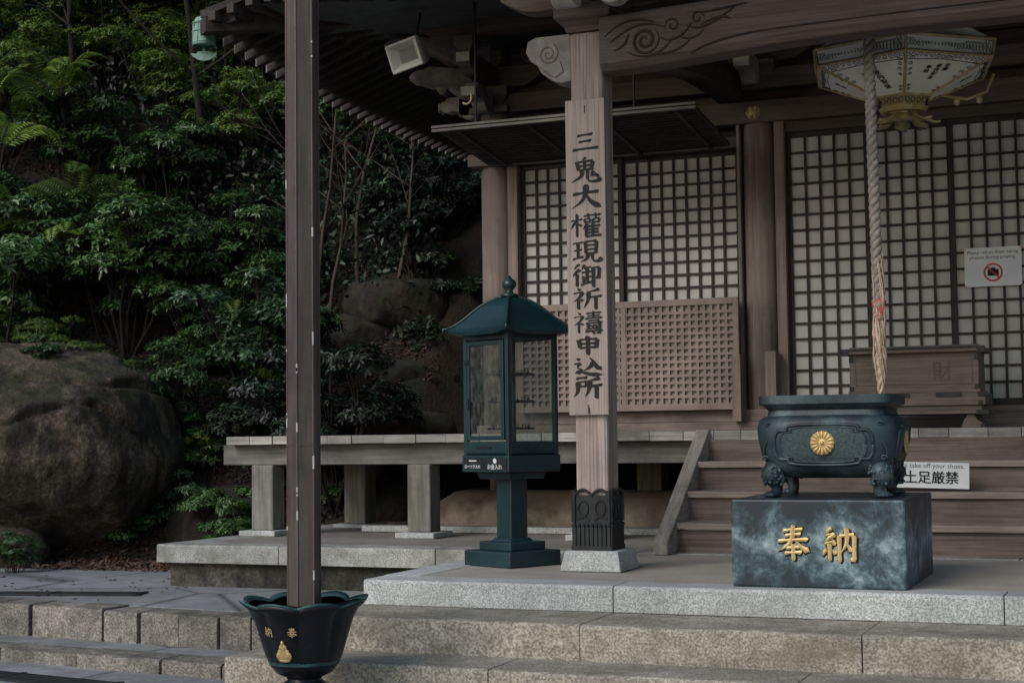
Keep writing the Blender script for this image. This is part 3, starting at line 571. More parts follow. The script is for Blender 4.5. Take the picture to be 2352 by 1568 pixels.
# nameboard
nb=fin(M().box(-3.57,-3.292,9.842,9.872,1.03,3.15),'nameboard',boardw,origin=(-3.43,9.85,1.03),label='long vertical wooden signboard with black brush characters on porch post',cat='signboard',bevel=.004)
m=M(); chars='三鬼大權現御祈禱申込所'; ys_=[314,379,441,509,569,626,681,737,790,838,888]; sz=[.155,.185,.185,.178,.165,.168,.158,.155,.135,.138,.16]
for c,y,s_ in zip(chars,ys_,sz):
    z=.9+(998-y)*10.27/3593; brush(m,c,s_,(-3.430,9.8405,z),(1.30*.165/s_ if s_<.16 else 1.25,0,0),(0,0,.92),NF,w=12.5 if c in'三大申込所' else (7.6 if c in'權禱' else 10))
fin(m,'brush_lettering',ink,nb,recalc=False)
m=M(); m.box(-3.434,-3.428,9.838,9.842,3.06,3.11); m.box(-3.434,-3.428,9.838,9.842,1.05,1.10); m.tube([(-3.43,9.84,1.08),(-3.43,9.83,1.04)],.006,6); each(m,'fixing',blackm,nb)
# ------------------------------------------------------------------ candle lantern
C=Vector((-4.145,10.22,0)); L_=thing('candle_stand',tuple(C),'dark green metal candle stand with hipped roof and glass panes','candle stand')
RL=Matrix.Rotation(math.radians(22-3+45),3,'Z')
def sq(h,z,n=1,lift=0):
    out=[]; cs=[(-1,-1),(1,-1),(1,1),(-1,1)]
    for i in range(4):
        a=cs[i];b=cs[(i+1)%4]
        for k in range(n):
            t=k/n; x=(a[0]+(b[0]-a[0])*t)*h; y=(a[1]+(b[1]-a[1])*t)*h; e_=abs(2*t-1)**3
            out.append(tuple(C+RL@Vector((x,y,0))+Vector((0,0,z+lift*e_))))
    return out
def lbox(m,x0,x1,y0,y1,z0,z1):
    q=M().box(x0,x1,y0,y1,z0,z1); m.add([C+RL@Vector(v) for v in q.v],q.f)
m=M(); m.loft([sq(.24,0),sq(.24,.105)]); m.loft([sq(.165,.105),sq(.165,.165)]); m.loft([sq(.11,.165),sq(.088,.19)]); fin(m,'base',greenm,L_,bevel=.008)
m=M(); m.loft([sq(.078,.16),sq(.078,.64)]); fin(m,'column',greenm,L_,bevel=.008)
m=M(); m.loft([sq(.16,.60),sq(.175,.645)]); m.loft([sq(.245,.65),sq(.245,.765)]); m.loft([sq(.22,.765),sq(.235,.78)]); hb=fin(m,'housing',greenm,L_,bevel=.005)
m=M(); h=.236; p=.032
for sx in(-1,1):
    for sy in(-1,1): lbox(m,min(sx*h,sx*(h-p)),max(sx*h,sx*(h-p)),min(sy*h,sy*(h-p)),max(sy*h,sy*(h-p)),.765,1.62)
for sgn in(-1,1):
    for z0,z1 in((.78,.86),(1.57,1.62)):
        lbox(m,-h+p,h-p,min(sgn*(h-.002),sgn*(h-p)),max(sgn*(h-.002),sgn*(h-p)),z0,z1); lbox(m,min(sgn*(h-.002),sgn*(h-p)),max(sgn*(h-.002),sgn*(h-p)),-h+p,h-p,z0,z1)
fin(m,'frame',greenm,hb,bevel=.003)
m=M()
for a,b,z0,z1 in((-.195,-.165,.87,1.56),(.165,.195,.87,1.56),(-.165,.165,.87,.90),(-.165,.165,1.53,1.56)): lbox(m,-h-.006,-h+.012,a,b,z0,z1)
d=fin(m,'door',greenm,L_,bevel=.003)
m=M(); lbox(m,-h-.022,-h-.006,.14,.175,1.12,1.14); lbox(m,-h-.03,-h-.02,.15,.16,1.08,1.16); lbox(m,-h-.014,-h+.0,.17,.21,1.40,1.43); fin(m,'handle',blackm,d)
m=M(); lbox(m,-h+.004,-h+.008,-.165,.165,.90,1.53); fin(m,'pane',glass,d)
m=M(); lbox(m,h-.012,h-.008,-h+p,h-p,.86,1.57); lbox(m,-h+p,h-p,-h+.008,-h+.012,.86,1.57); lbox(m,-h+p,h-p,h-.012,h-.008,.86,1.57); each(m,'glass_pane',glass,hb)
m=M()
for z in(.95,1.14,1.33):
    for rr in(.06,.11,.16): m.tube([tuple(C+Vector((rr*math.cos(a),rr*math.sin(a),z))) for a in [i*pi/10 for i in range(21)]],.009,6)
    for k in range(12):
        a=k*pi/6; m.tube([tuple(C+Vector((.13*math.cos(a),.13*math.sin(a),z))),tuple(C+Vector((.13*math.cos(a),.13*math.sin(a),z+.03)))],.004,5)
        m.tube([tuple(C+Vector((0,0,z))),tuple(C+Vector((.15*math.cos(a),.15*math.sin(a),z)))],.007,5)
m.tube([tuple(C+Vector((0,0,.86))),tuple(C+Vector((0,0,1.5)))],.009,6); fin(m,'candle_trays',blackm,L_)
m=M(); pr=[(.98,1.598,.03),(1.0,1.622,.03),(.90,1.648,.022),(.74,1.705,.010),(.60,1.760,.005),(.47,1.808,.002),(.34,1.843,0),(.20,1.868,0),(.13,1.875,0),(.10,1.885,0)]
m.loft([sq(.315*k,z,8,lf) for k,z,lf in pr]); rf=fin(m,'roof',greenm,L_)
m=M()
for i in range(4):
    path=[]
    for k,z,lf in pr[1:]:
        a=[(-1,-1),(1,-1),(1,1),(-1,1)][i]; path.append(tuple(C+RL@Vector((a[0]*.317*k,a[1]*.317*k,0))+Vector((0,0,z+lf+.003))))
    e0=Vector(path[0]); u=(e0-(C+Vector((0,0,e0.z)))).normalized(); path=[tuple(e0+u*.028+Vector((0,0,-.03))),tuple(e0+u*.022+Vector((0,0,.0)))]+path
    m.tube(path,[.010,.012]+[.010]*(len(path)-2),7)
fin(m,'roof_ridges',greenm,rf,smooth=True)
m=M(); m.lathe(tuple(C),[(.06,1.875),(.062,1.895),(.035,1.905),(.022,1.92),(.045,1.945),(.052,1.965),(.045,1.99),(.02,2.01),(.006,2.03)],20); fin(m,'finial',greenm,rf,smooth=True)
nx_=RL@Vector((-1,0,0)); ux_=RL@Vector((0,-1,0)); fx=-.2475
m=M(); lbox(m,fx,-.245,-.225,.02,.668,.75); lbox(m,fx,-.245,.03,.225,.668,.75); pl=fin(m,'label_plate',blackm,L_)
m=M(); glyph(m,'ローソク入れ',.03,tuple(C+RL@Vector((fx-.0008,.128,0))+Vector((0,0,.688))),ux_,UZ,nx_,fit=.165,bold=.0008)
glyph(m,'お金入れ',.03,tuple(C+RL@Vector((fx-.0008,-.105,0))+Vector((0,0,.688))),ux_,UZ,nx_,fit=.15,bold=.0008)
cc=C+RL@Vector((fx-.0008,-.105,0))+Vector((0,0,.728)); q=[cc+ux_*(.018*math.cos(a))+Vector((0,0,.018*math.sin(a))) for a in [i*pi/8 for i in range(16)]]; m.add(q,[tuple(range(16))])
cc=C+RL@Vector((fx-.0008,.128,0))+Vector((0,0,.728)); m.add([cc+ux_*a+Vector((0,0,b)) for a,b in((-.04,-.004),(.04,-.004),(.04,.004),(-.04,.004))],[(0,1,2,3)])
fin(m,'lettering',white,pl,recalc=False)
m=M(); lbox(m,-h-.004,-h,-.05,.10,.812,.826); 
for k in range(3): q=M().ball((.08*(k-1),-h-.001,.822),.010,6); m.add([C+RL@Vector(v) for v in q.v],q.f)
each(m,'coin_slot',ink,L_)
# ------------------------------------------------------------------ incense burner and pedestal
pd=fin(M().box(-2.29,-1.28,9.08,10.25,.0,.51),'pedestal_block',pedm,origin=(-1.785,9.6,0),label='clouded blue-green bronze pedestal block with gilt dedication characters',cat='pedestal',bevel=.012)
for c,x,z in(('奉',-1.922,.262),('納',-1.655,.252)):
    m=M(); brush(m,c,.20,(x,9.0785,z),UX,UZ,NF,w=10,depth=.010); fin(m,'gilt_lettering',gold,pd,smooth=False)
    m=M(); brush(m,c,.203,(x+.004,9.0796,z-.005),UX,UZ,NF,w=16); m.v=[(a,9.0793+(b-9.0796)*.1,c_) for a,b,c_ in m.v]; fin(m,'lettering_outline',ink,pd,recalc=False)
BC=(-1.77,9.60); 
B_=thing('incense_burner',(BC[0],BC[1],.51),'dark patinated bronze incense burner with gold chrysanthemum crest','incense burner')
def se(hw,hd,z,n=48,e=4.0):
    out=[]
    for j in range(n):
        a=2*pi*j/n; c=math.cos(a); s=math.sin(a); out.append((BC[0]+hw*math.copysign(abs(c)**(2/e),c),BC[1]+hd*math.copysign(abs(s)**(2/e),s),z))
    return out
bp=[(.24,.20,.625),(.32,.27,.64),(.375,.32,.69),(.41,.35,.76),(.43,.365,.85),(.435,.37,.925),(.42,.355,.98),(.38,.315,1.0)]
m=M(); m.loft([se(*p) for p in bp]); body=fin(m,'bowl',bronze,B_,smooth=True)
m=M(); m.loft([se(.365,.305,.995,e=7),se(.355,.297,1.03,e=7),se(.375,.317,1.05,e=8),se(.38,.322,1.06,e=8)]); fin(m,'neck',bronze,B_)
m=M(); m.loft([se(.39,.332,1.06,e=12),se(.397,.34,1.068,e=12),se(.397,.34,1.118,e=12),se(.36,.30,1.12,e=12),se(.35,.29,1.07,e=12)]); fin(m,'rim',bronze,B_,bevel=.003)
def half(z):
    for (a,b,c),(a2,b2,c2) in zip(bp,bp[1:]):
        if c<=z<=c2: t=(z-c)/(c2-c); return a+(a2-a)*t,b+(b2-b)*t
    return bp[-1][:2]
def fy(x,z): hw,hd=half(z); u=min(.999,abs(x/hw)); return BC[1]-hd*(1-u**4)**.25
def sx_(y,z): hw,hd=half(z); u=min(.999,abs(y/hd)); return BC[0]+hw*(1-u**4)**.25
def cart(scale,ax,wd=.29,off=.001):
    pts=[]
    for i in range(97):
        a=2*pi*i/96; c=math.cos(a); s=math.sin(a); k=1-.13*math.exp(-((abs(a%(pi/2)-pi/4*1.0))/.12)**2)
        u=wd*scale*math.copysign(abs(c)**.55,c)*k; z=.825+.12*scale*math.copysign(abs(s)**.6,s)*k
        pts.append((BC[0]+u,fy(u,z)-off,z) if ax=='f' else (sx_(u,z)+off,BC[1]+u,z))
    return pts
m=M(); m.tube(cart(1,'f'),.010,6); m.tube(cart(.87,'f'),.006,6); m.tube(cart(1,'s',.21),.010,6); m.tube(cart(.87,'s',.21),.006,6)
for sx in(-1,1):
    m.tube([(BC[0]+sx*(.345+.02*math.sin(i*.8)),fy(.345,.72+.03*i)-.0,.72+.03*i) for i in range(8)],.006,6)
    for k in range(2): m.tube([(BC[0]+sx*(.33+.02*k)+.022*(1-t/8)*math.cos(t),fy(.33,.93)-.001,.945-.2*k+.018*(1-t/8)*math.sin(t)) for t in [j*.5 for j in range(14)]],.005,5)
fin(m,'cartouche_relief',bronze,body,smooth=True)
m=M()
def fillc(ax,wd):
    rs=[cart(sc,ax,wd,.003)[:-1] for sc in(.85,.6,.35,.1)]; m.loft(rs,cap=False)
fillc('f',.29); fillc('s',.21); fin(m,'hammered_ground',bronzel,body,smooth=True)
def crest(m,c,ax,r):
    def put(pts,fs):
        o=[]
        for x,y,z in pts: o.append((c[0]+x,c[1]-z,c[2]+y) if ax=='f' else (c[0]+z,c[1]+x,c[2]+y))
        m.add(o,fs)
    for k in range(16):
        q=M(); q.ball((0,0,0),1,6,(1,1,1)); a=k*pi/8
        P_=[(x*r*.38+r*.60,y*r*(.07+.055*(x+1)),z*.010) for x,y,z in q.v]; put([(x*math.cos(a)-y*math.sin(a),x*math.sin(a)+y*math.cos(a),z) for x,y,z in P_],q.f)
    q=M(); q.ball((0,0,0),1,8); put([(x*r*.17,y*r*.17,z*.014) for x,y,z in q.v],q.f)
    q=M(); q.lathe((0,0,0),[(r*.9,-.004),(r*.9,.003)],32); put(q.v,q.f)
for pos,ax in(((BC[0],fy(0,.835)-.006,.835),'f'),((sx_(0,.835)+.006,BC[1],.835),'s')): m=M(); crest(m,pos,ax,.078); fin(m,'chrysanthemum_crest',gold,body,smooth=True)
for sx in(-1,1):
    for sy in(-1,1):
        m=M(); bx=BC[0]+sx*.28; by=BC[1]+sy*.215; ox=sx*.7; oy=sy*.7
        path=[(bx,by,.70),(bx+ox*.05,by+oy*.05,.67),(bx+ox*.07,by+oy*.07,.64),(bx+ox*.045,by+oy*.045,.60),(bx+ox*.03,by+oy*.03,.56),(bx+ox*.05,by+oy*.05,.515)]
        m.tube(path,[.045,.070,.066,.044,.034,.038],14)
        m.ball((bx+ox*.07,by+oy*.07,.53),.048,9,(1,1,.42))
        for k in range(-2,3):
            a=math.atan2(sy,sx)+k*.38; m.ball((bx+ox*.05+.056*math.cos(a),by+oy*.05+.056*math.sin(a),.525),.015,6,(1,1,.8))
        r=random.Random(int(sx*3+sy*7+20))
        for k in range(46):
            a=math.atan2(sy,sx)+r.uniform(-1.7,1.7); z=r.uniform(.585,.70); q_=.058+.012*math.sin((z-.58)*20); m.ball((bx+ox*.045+q_*math.cos(a),by+oy*.045+q_*math.sin(a),z),r.uniform(.006,.014),5)
        for k in(-1,1):
            a0_=math.atan2(sy,sx)+k*.6; cxx=bx+ox*.05+.07*math.cos(a0_); cyy=by+oy*.05+.07*math.sin(a0_)
            m.tube([(cxx-math.sin(a0_)*.02*(1-t/9)*math.cos(t),cyy+math.cos(a0_)*.02*(1-t/9)*math.cos(t),.655+.022*(1-t/9)*math.sin(t)) for t in [j*.5 for j in range(16)]],.006,5)
        fin(m,'lion_leg',bronze,B_,smooth=True)
# ------------------------------------------------------------------ downpipe and lotus pot
PX,PY=-4.235,7.45
pp=thing('downpipe',(PX,PY,-.2),'tall slim brown riveted metal downpipe standing in a lotus pot','downpipe')
A0=math.radians(22)
def hexr(r,z): return [(PX+r*math.cos(a),PY+r*math.sin(a),z) for a in [A0+i*pi/3+.25 for i in range(6)]]
m=M(); m.loft([hexr(.088,-.1),hexr(.088,4.62)]); pb=fin(m,'pipe',polem,pp,bevel=.006)
m=M(); m.loft([hexr(.091,.86),hexr(.091,.875)])
for i in range(6):
    a=A0+i*pi/3+.25; c=math.cos(a); s=math.sin(a); m.tube([(PX+.087*c,PY+.087*s,-.1),(PX+.087*c,PY+.087*s,4.62)],.006,6)
    a2=A0+(i+1)*pi/3+.25
    for k in range(60):
        z=0.0+k*.068
        for t in(.12,.88):
            x=(1-t)*c+t*math.cos(a2); y=(1-t)*s+t*math.sin(a2); m.ball((PX+.0875*x,PY+.0875*y,z),.0035,4)
fin(m,'seam_strips',polem,pb)
m=M(); r=random.Random(14)
for i in (3,4,5):
    a=A0+i*pi/3+.25; c=math.cos(a); s=math.sin(a)
    for k in range(6):
        z=r.uniform(.05,3.4); h_=r.choice([.01,.02,.05,.07]); m.tube([(PX+.0876*c,PY+.0876*s,z),(PX+.0876*c,PY+.0876*s,z+h_)],.0058,6)
each(m,'bare_patch',chip,pb)
pt=thing('lotus_pot',(PX-.0,PY,-.67),'black bronze lotus-shaped rain pot with gold crest and characters','rain pot')
def lob2(a,z): return 1+ (.13*(abs(math.cos(4*a))**.7-.5))*sst(-.36,.02,z)
rings=[]
for r_,z,wv in[(.11,-.37,0),(.15,-.35,0),(.183,-.31,0),(.208,-.25,0),(.232,-.16,.002),(.254,-.08,.006),(.285,-.015,.014),(.325,.018,.022),(.333,.033,.022),(.31,.02,.018),(.27,-.03,.01),(.235,-.12,0),(.19,-.3,0)]:
    rings.append([(PX+r_*lob2(2*pi*j/96,z)*math.cos(2*pi*j/96),PY+r_*lob2(2*pi*j/96,z)*math.sin(2*pi*j/96),z+wv*(abs(math.cos(4*(2*pi*j/96)))-.5)*1.2) for j in range(96)])
m=M(); m.loft(rings[:8]); bw=fin(m,'bowl',potm,pt,smooth=True)
m=M(); m.loft(rings[7:],cap=False); fin(m,'flared_rim',rimm,pt,smooth=True)
m=M(); m.lathe((PX,PY,0),[(.10,-.365),(.09,-.39),(.12,-.41),(.17,-.43),(.18,-.45),(.15,-.48),(.15,-.55),(.22,-.61),(.25,-.67)],32); fin(m,'foot',potm,pt,smooth=True)
va=math.atan2(-PY,-PX)
def potpt(da,z,off=.0):
    a=va+da; r_=np.interp(z,[-.37,-.35,-.31,-.25,-.16,-.08,-.015],[.11,.15,.183,.208,.232,.254,.285])*lob2(a,z)+off
    return Vector((PX+r_*math.cos(a),PY+r_*math.sin(a),z))
def facing(da,z): 
    p=potpt(da,z,.006); n=Vector((math.cos(va+da),math.sin(va+da),-.3)).normalized(); u=Vector((0,0,1)).cross(n).normalized(); v=n.cross(u); return p,u,v,n
for c,da in(('納',-.80),('奉',-.25)):
    m=M(); p,u,v,n=facing(da,-.11); brush(m,c,.055,p+n*.006,u,v,n,w=8,depth=.002); fin(m,'gilt_lettering',gold,bw)
m=M(); p,u,v,n=facing(-.5,-.225)
def dq(x,y,z): return p+u*x+v*y+n*z
for (x,y,rx,ry) in[(0,-.015,.048,.034),(0,.0,.038,.034),(0,.025,.025,.03),(0,.052,.010,.020),(-.024,-.01,.016,.024),(.024,-.01,.016,.024),(0,-.038,.036,.013)]:
    q=M().ball((0,0,0),1,8); m.add([dq(x+a*rx,y+b*ry,c*.010) for a,b,c in q.v],q.f)
fin(m,'gilt_crest',gold,bw,smooth=True)
# ------------------------------------------------------------------ rope
RX,RY=-1.60,10.32
rp=thing('bell_rope',(RX,RY,1.15),'thick twisted hanging bell rope with red and pale binding','rope')
m=M()
for k in range(3):
    m.tube([(RX+.019*math.cos(z*2*pi/.17+k*2*pi/3)+.01*math.sin(z*1.3),RY+.019*math.sin(z*2*pi/.17+k*2*pi/3),z) for z in [1.62+i*.018 for i in range(110)]],.021,8)
fin(m,'rope',ropem,rp,smooth=True)
m=M()
for k in range(3): m.tube([(RX+.014*math.cos(z*2*pi/.2+k*2*pi/3)+.01*math.sin(z*1.3),RY+.014*math.sin(z*2*pi/.2+k*2*pi/3),z) for z in [1.14+i*.02 for i in range(26)]],[.008+.011*min(1,i/10) for i in range(26)],8)
r=random.Random(2)
for k in range(40):
    a=r.uniform(0,6.28); z0=r.uniform(1.45,2.1); m.tube([(RX+.01+(.032+.012*t)*math.cos(a+t),RY+(.032+.012*t)*math.sin(a+t),z0-t*.3*r.uniform(.8,1)) for t in [i/8 for i in range(9)]],.0035,5)
fin(m,'frayed_end',ropef,rp,smooth=True)
def rag(z0,z1,r0,amp,seed):
    rs=[]; n=18; kz=14
    for i in range(kz+1):
        z=z0+(z1-z0)*i/kz; rr=r0*(1-.25*abs(2*i/kz-1)**3); rs.append([(RX+.010+rr*(1+amp*noise.noise((math.cos(2*pi*j/n)*1.5,math.sin(2*pi*j/n)*1.5,z*22+seed)))*math.cos(2*pi*j/n),RY+rr*(1+amp*noise.noise((math.cos(2*pi*j/n)*1.5+5,math.sin(2*pi*j/n)*1.5,z*22+seed)))*math.sin(2*pi*j/n),z+(.04*noise.noise((math.cos(2*pi*j/n)*2,math.sin(2*pi*j/n)*2,seed)) if i in(0,kz) else 0)) for j in range(n)])
    return M().loft(rs)
fin(rag(1.60,1.78,.038,.8,1),'red_binding',redc,rp,smooth=True)
fin(rag(1.42,1.62,.038,.7,4),'pale_binding',ropef,rp,smooth=True)
m=M()
for k in range(3):
    a=k*2.1-1.8; m.tube([(RX+.01+(.034+.012*t)*math.cos(a+t*.6),RY-.01+(.034+.01*t)*math.sin(a+t*.6),1.70-t*.20) for t in [i/8 for i in range(9)]],[.006,.007,.007,.006,.006,.005,.005,.004,.002],5)
fin(m,'red_strips',redc,rp,smooth=True)
# ------------------------------------------------------------------ offering box
ob=thing('offering_box',(-1.73,13.1,.92),'brown wooden offertory box with iron corner fittings on the veranda','offering box')
m=M(); m.box(-2.24,-1.22,12.92,13.42,1.22,1.53); bd=fin(m,'box_body',boxw,ob,bevel=.005)
m=M(); m.box(-2.29,-1.17,12.86,13.47,1.525,1.56); 
for i in range(7): m.box(-2.24,-1.22,12.93+i*.075,12.96+i*.075,1.562,1.585)
fin(m,'slatted_top',boxw,ob,bevel=.004)
m=M(); m.box(-2.29,-1.17,12.86,13.47,1.10,1.20); m.box(-2.25,-1.21,12.90,13.43,1.20,1.225); m.box(-2.26,-1.20,12.89,13.44,1.06,1.10);m.box(-2.31,-1.15,12.84,13.49,1.03,1.06)
for x in(-2.27,-1.36): m.prism([(x,.92),(x+.17,.92),(x+.16,.96),(x+.12,.985),(x+.10,1.03),(x+.05,1.03),(x+.01,.96)],'y',12.88,13.44)
fin(m,'stand',boxw,ob,bevel=.004)
m=M()
for x in(-2.295,-1.225): 
    m.box(x,x+.06,12.852,12.90,1.515,1.568); m.box(x-.015,x+.08,12.834,12.88,1.024,1.064); m.box(x-.002,x+.07,12.853,12.90,1.165,1.205); m.box(x+.01,x+.05,12.874,12.9,.92,.95); m.box(x,x+.035,12.853,12.9,1.10,1.135)
m.box(-2.297,-1.163,12.853,12.862,1.552,1.57); m.box(-1.95,-1.75,12.853,12.865,1.165,1.203); m.box(-1.55,-1.35,12.853,12.865,1.165,1.203)
for x in(-2.242,-1.255): m.box(x,x+.035,12.914,12.93,1.225,1.265); m.box(x,x+.035,12.914,12.93,1.46,1.5)
each(m,'iron_fitting',blackm,ob,bevel=.002)
m=M(); glyph(m,'浄',.17,(-2.02,12.9185,1.375),UX,UZ,NF,bold=.002); glyph(m,'財',.17,(-1.50,12.9185,1.375),UX,UZ,NF,bold=.002)
m.tube([(-2.19,12.919,1.27),(-1.27,12.919,1.27),(-1.27,12.919,1.49),(-2.19,12.919,1.49),(-2.19,12.919,1.27)],.004,5); fin(m,'carved_lettering',boxc,bd,recalc=False)
# ------------------------------------------------------------------ signs
sg=fin(M().box(-1.88,-1.22,11.955,11.97,.475,.665,Matrix.Rotation(math.radians(1.5),3,'Y'),(-1.5,11.96,.5)),'shoe_notice',white,origin=(-1.5,11.96,.47),label='white rectangular notice board propped on the wooden stairs',cat='sign')
m=M(); glyph(m,'Please take off your shoes.',.03,(-1.515,11.954,.636),UX,UZ,NF,fit=.53,shear=-.026); glyph(m,'土足厳禁',.085,(-1.49,11.9535,.555),UX,UZ,NF,fit=.39,bold=.0018,shear=-.026); fin(m,'lettering',ink,sg,recalc=False)
pn=fin(M().box(-1.405,-.935,13.905,13.908,2.125,2.46),'paper_notice',white,origin=(-1.17,13.9,2.12),label='white paper notice with red no-camera symbol taped to shoji door',cat='notice')
m=M(); glyph(m,'Please refrain from taking',.03,(-1.17,13.9045,2.415),UX,UZ,NF,fit=.42); glyph(m,'photos during praying.',.03,(-1.17,13.9045,2.372),UX,UZ,NF,fit=.38)
m.box(-1.215,-1.125,13.901,13.904,2.215,2.27); m.box(-1.19,-1.15,13.901,13.904,2.27,2.285); fin(m,'lettering',ink,pn,recalc=False)
m=M(); m.tube([(-1.17+.072*math.cos(a),13.902,2.245+.072*math.sin(a)) for a in [i*pi/16 for i in range(33)]],.007,6); m.tube([(-1.17-.05,13.9,2.245+.05),(-1.17+.05,13.9,2.245-.05)],.006,6); fin(m,'prohibition_symbol',red,pn)
m=M()
for x in(-1.40,-.945):
    for z in(2.13,2.45): m.ball((x+.003,13.902,z),.006,5)
each(m,'pin',red,pn)
# ------------------------------------------------------------------ hexagonal hanging lamp
LC=(-1.49,11.0); hl=thing('hanging_lamp',(LC[0],LC[1],3.6),'large hexagonal gilt-framed temple lamp with cream panels','lamp')
a0=math.radians(-90+10)
def hx(r,z): return [(LC[0]+r*math.cos(a0+i*pi/3),LC[1]+r*math.sin(a0+i*pi/3),z) for i in range(6)]
RT,ZT,RB,ZB=.655,3.39,.20,3.20
m=M(); m.loft([hx(RB,ZB),hx(RT,ZT)],cap=False); m.loft([hx(RT+.0,ZT+.0),hx(RT+.02,ZT+.11)],cap=False); m.loft([hx(RT+.02,ZT+.11),hx(.3,3.75)]) ; lp=fin(m,'panels',lampp,hl)
m=M()
def ed(p,q,r=.014): m.tube([p,q],r,6)
A_=hx(RT+.004,ZT);B2=hx(RB,ZB);Cc=hx(RT+.026,ZT+.11)
for i in range(6):
    j=(i+1)%6; ed(A_[i],B2[i],.011); ed(A_[i],A_[j],.011); ed(Cc[i],Cc[j],.014); ed(A_[i],Cc[i],.011); ed(B2[i],B2[j],.012)
m.loft([hx(.155,ZB-.07),hx(.185,ZB-.005)]); m.lathe((LC[0],LC[1],0),[(.15,ZB-.10),(.17,ZB-.07)],24)
for x in(-.25,.25): m.tube([(LC[0]+x,LC[1],3.7),(LC[0]+x*.3,LC[1],4.3)],.008,6)
m.tube([(LC[0],LC[1],3.7),(LC[0],LC[1],4.9)],.02,8)
fin(m,'gilt_frame',goldd,hl)
m=M()
for k in range(8):
    a=k*pi/4+.2; rs=[]
    for t in[0,.2,.4,.6,.8,.95,1]:
        r_=.10+.15*t; z=ZB-.10-.085*math.sin(t*pi*.62)+(.02*t); wv=.055*math.sin(pi*min(1,(t*.85+.15)))**.6 if t<1 else .006
        c=Vector((LC[0]+r_*math.cos(a),LC[1]+r_*math.sin(a),z)); s_=Vector((-math.sin(a),math.cos(a),0))*wv
        rs.append([c-s_,c-Vector((0,0,.012)),c+s_,c+Vector((0,0,-.004))])
    m.loft(rs)
m.lathe((LC[0],LC[1],0),[(.10,ZB-.14),(.12,ZB-.09)],20)
fin(m,'lotus_petals',goldd,hl,smooth=True)
m=M()   # dark openwork piercing on neck and petals
for k in range(6):
    p0=Vector(hx(.178,ZB-.035)[k]); p1=Vector(hx(.178,ZB-.035)[(k+1)%6]); nn=((p0+p1)/2-Vector((LC[0],LC[1],ZB-.035))).normalized()
    for j in range(4):
        c=p0.lerp(p1,(j+.5)/4)+nn*.004; uu=(p1-p0).normalized(); m.tube([c+uu*.016*math.cos(t)+Vector((0,0,.018*math.sin(t))) for t in [i*.7 for i in range(10)]],.003,4)
for k in range(8):
    a=k*pi/4+.2
    for s_ in(-1,1):
        c=Vector((LC[0]+.185*math.cos(a)-math.sin(a)*.02*s_,LC[1]+.185*math.sin(a)+math.cos(a)*.02*s_,ZB-.193)); m.tube([c+Vector((math.cos(a),math.sin(a),-.1))*.018*math.cos(t)+Vector((-math.sin(a),math.cos(a),0))*.012*math.sin(t) for t in [i*.7 for i in range(10)]],.003,4)
fin(m,'openwork_piercing',blackm,hl)
def facemat(i): 
    A=Vector(hx(RT,ZT)[i]);Bq=Vector(hx(RT,ZT)[(i+1)%6]);Cq=Vector(hx(RB,ZB)[i]);Dq=Vector(hx(RB,ZB)[(i+1)%6])
    up=((A+Bq)/2-(Cq+Dq)/2).normalized(); u=(Bq-A).normalized(); n=u.cross(up).normalized(); c=(A+Bq+Cq+Dq)/4
    if n.z>0: n=-n
    return c,u,up,n,A,Bq,Cq,Dq
m=M()
for i in range(6):
    c,u,v,n,A,Bq,Cq,Dq=facemat(i); o=c+n*.003
    def col(s,x,y0,sz):
        for k,ch in enumerate(s): glyph(m,ch,sz,o+u*x+v*(y0-k*sz*1.02),u,v,n,bold=sz*.02)
    if i in(5,): col('祈家内安全',.03,.10,.052); col('浜田津',-.06,.05,.046)
    elif i==0: col('祈願',.06,.10,.04); col('家内安全',-.0,.09,.04); col('奉納',-.07,.07,.04)
    else: col('奉納',0,.08,.045)
    fr=M()
    def curl(p0,r_,a_,turn,rr=.002):
        q=[p0+u*(r_*math.cos(t*turn+a_)*(1-t/9))+v*(r_*math.sin(t*turn+a_)*(1-t/9)) for t in [j*.45 for j in range(17)]]; fr.tube(q,rr,4)
    for k in range(14):
        p0=A.lerp(Bq,(k+.9)/14.8)-v*.032+n*.004; curl(p0,.024,k*2.1,1 if k%2 else -1)
    for s_,(a1,b1) in((1,(A,Cq)),(-1,(Bq,Dq))):
        for k in range(4): p0=a1.lerp(b1,.16+.12*k)+u*s_*(.045-.004*k)+n*.004; curl(p0,.022-.002*k,k*1.7,s_)
        for k in range(2): p0=a1.lerp(b1,.80+.08*k)+u*s_*.03+n*.004; curl(p0,.014,k,s_)
    fr.tube([A.lerp(Cq,.12)+u*.03-v*.03+n*.003,(A+Bq)/2-v*.062+n*.003,Bq.lerp(Dq,.12)-u*.03-v*.03+n*.003],.002,4)
    A2=Vector(hx(RT+.01,ZT+.05)[i]);B3=Vector(hx(RT+.01,ZT+.05)[(i+1)%6]); uu=(B3-A2); nn=uu.normalized().cross(Vector((0,0,1))).normalized()
    for k in range(26):
        p0=A2+uu*((k+.7)/26.4)+nn*.008; q=[p0+uu.normalized()*(.015*math.cos(t)*(1-t/12))+Vector((0,0,.034*math.sin(t)*(1-t/12))) for t in [j*.6+k for j in range(12)]]; fr.tube(q,.002,4)
    fin(fr,'scroll_tracery',blackm,lp)
fin(m,'lettering',ink,lp,recalc=False)
m=M(); m.tube([(LC[0]+.25,LC[1]+.1,3.22),(LC[0]+.42,LC[1]+.1,3.18),(LC[0]+.55,LC[1]+.1,3.22),(LC[0]+.6,LC[1]+.1,3.34)],.010,6)
for t in(.35,.5): m.ball((LC[0]+t,LC[1]+.1,3.17),.024,7,(1,1,1.3))
fin(m,'gilt_tassel_arm',goldd,hl)
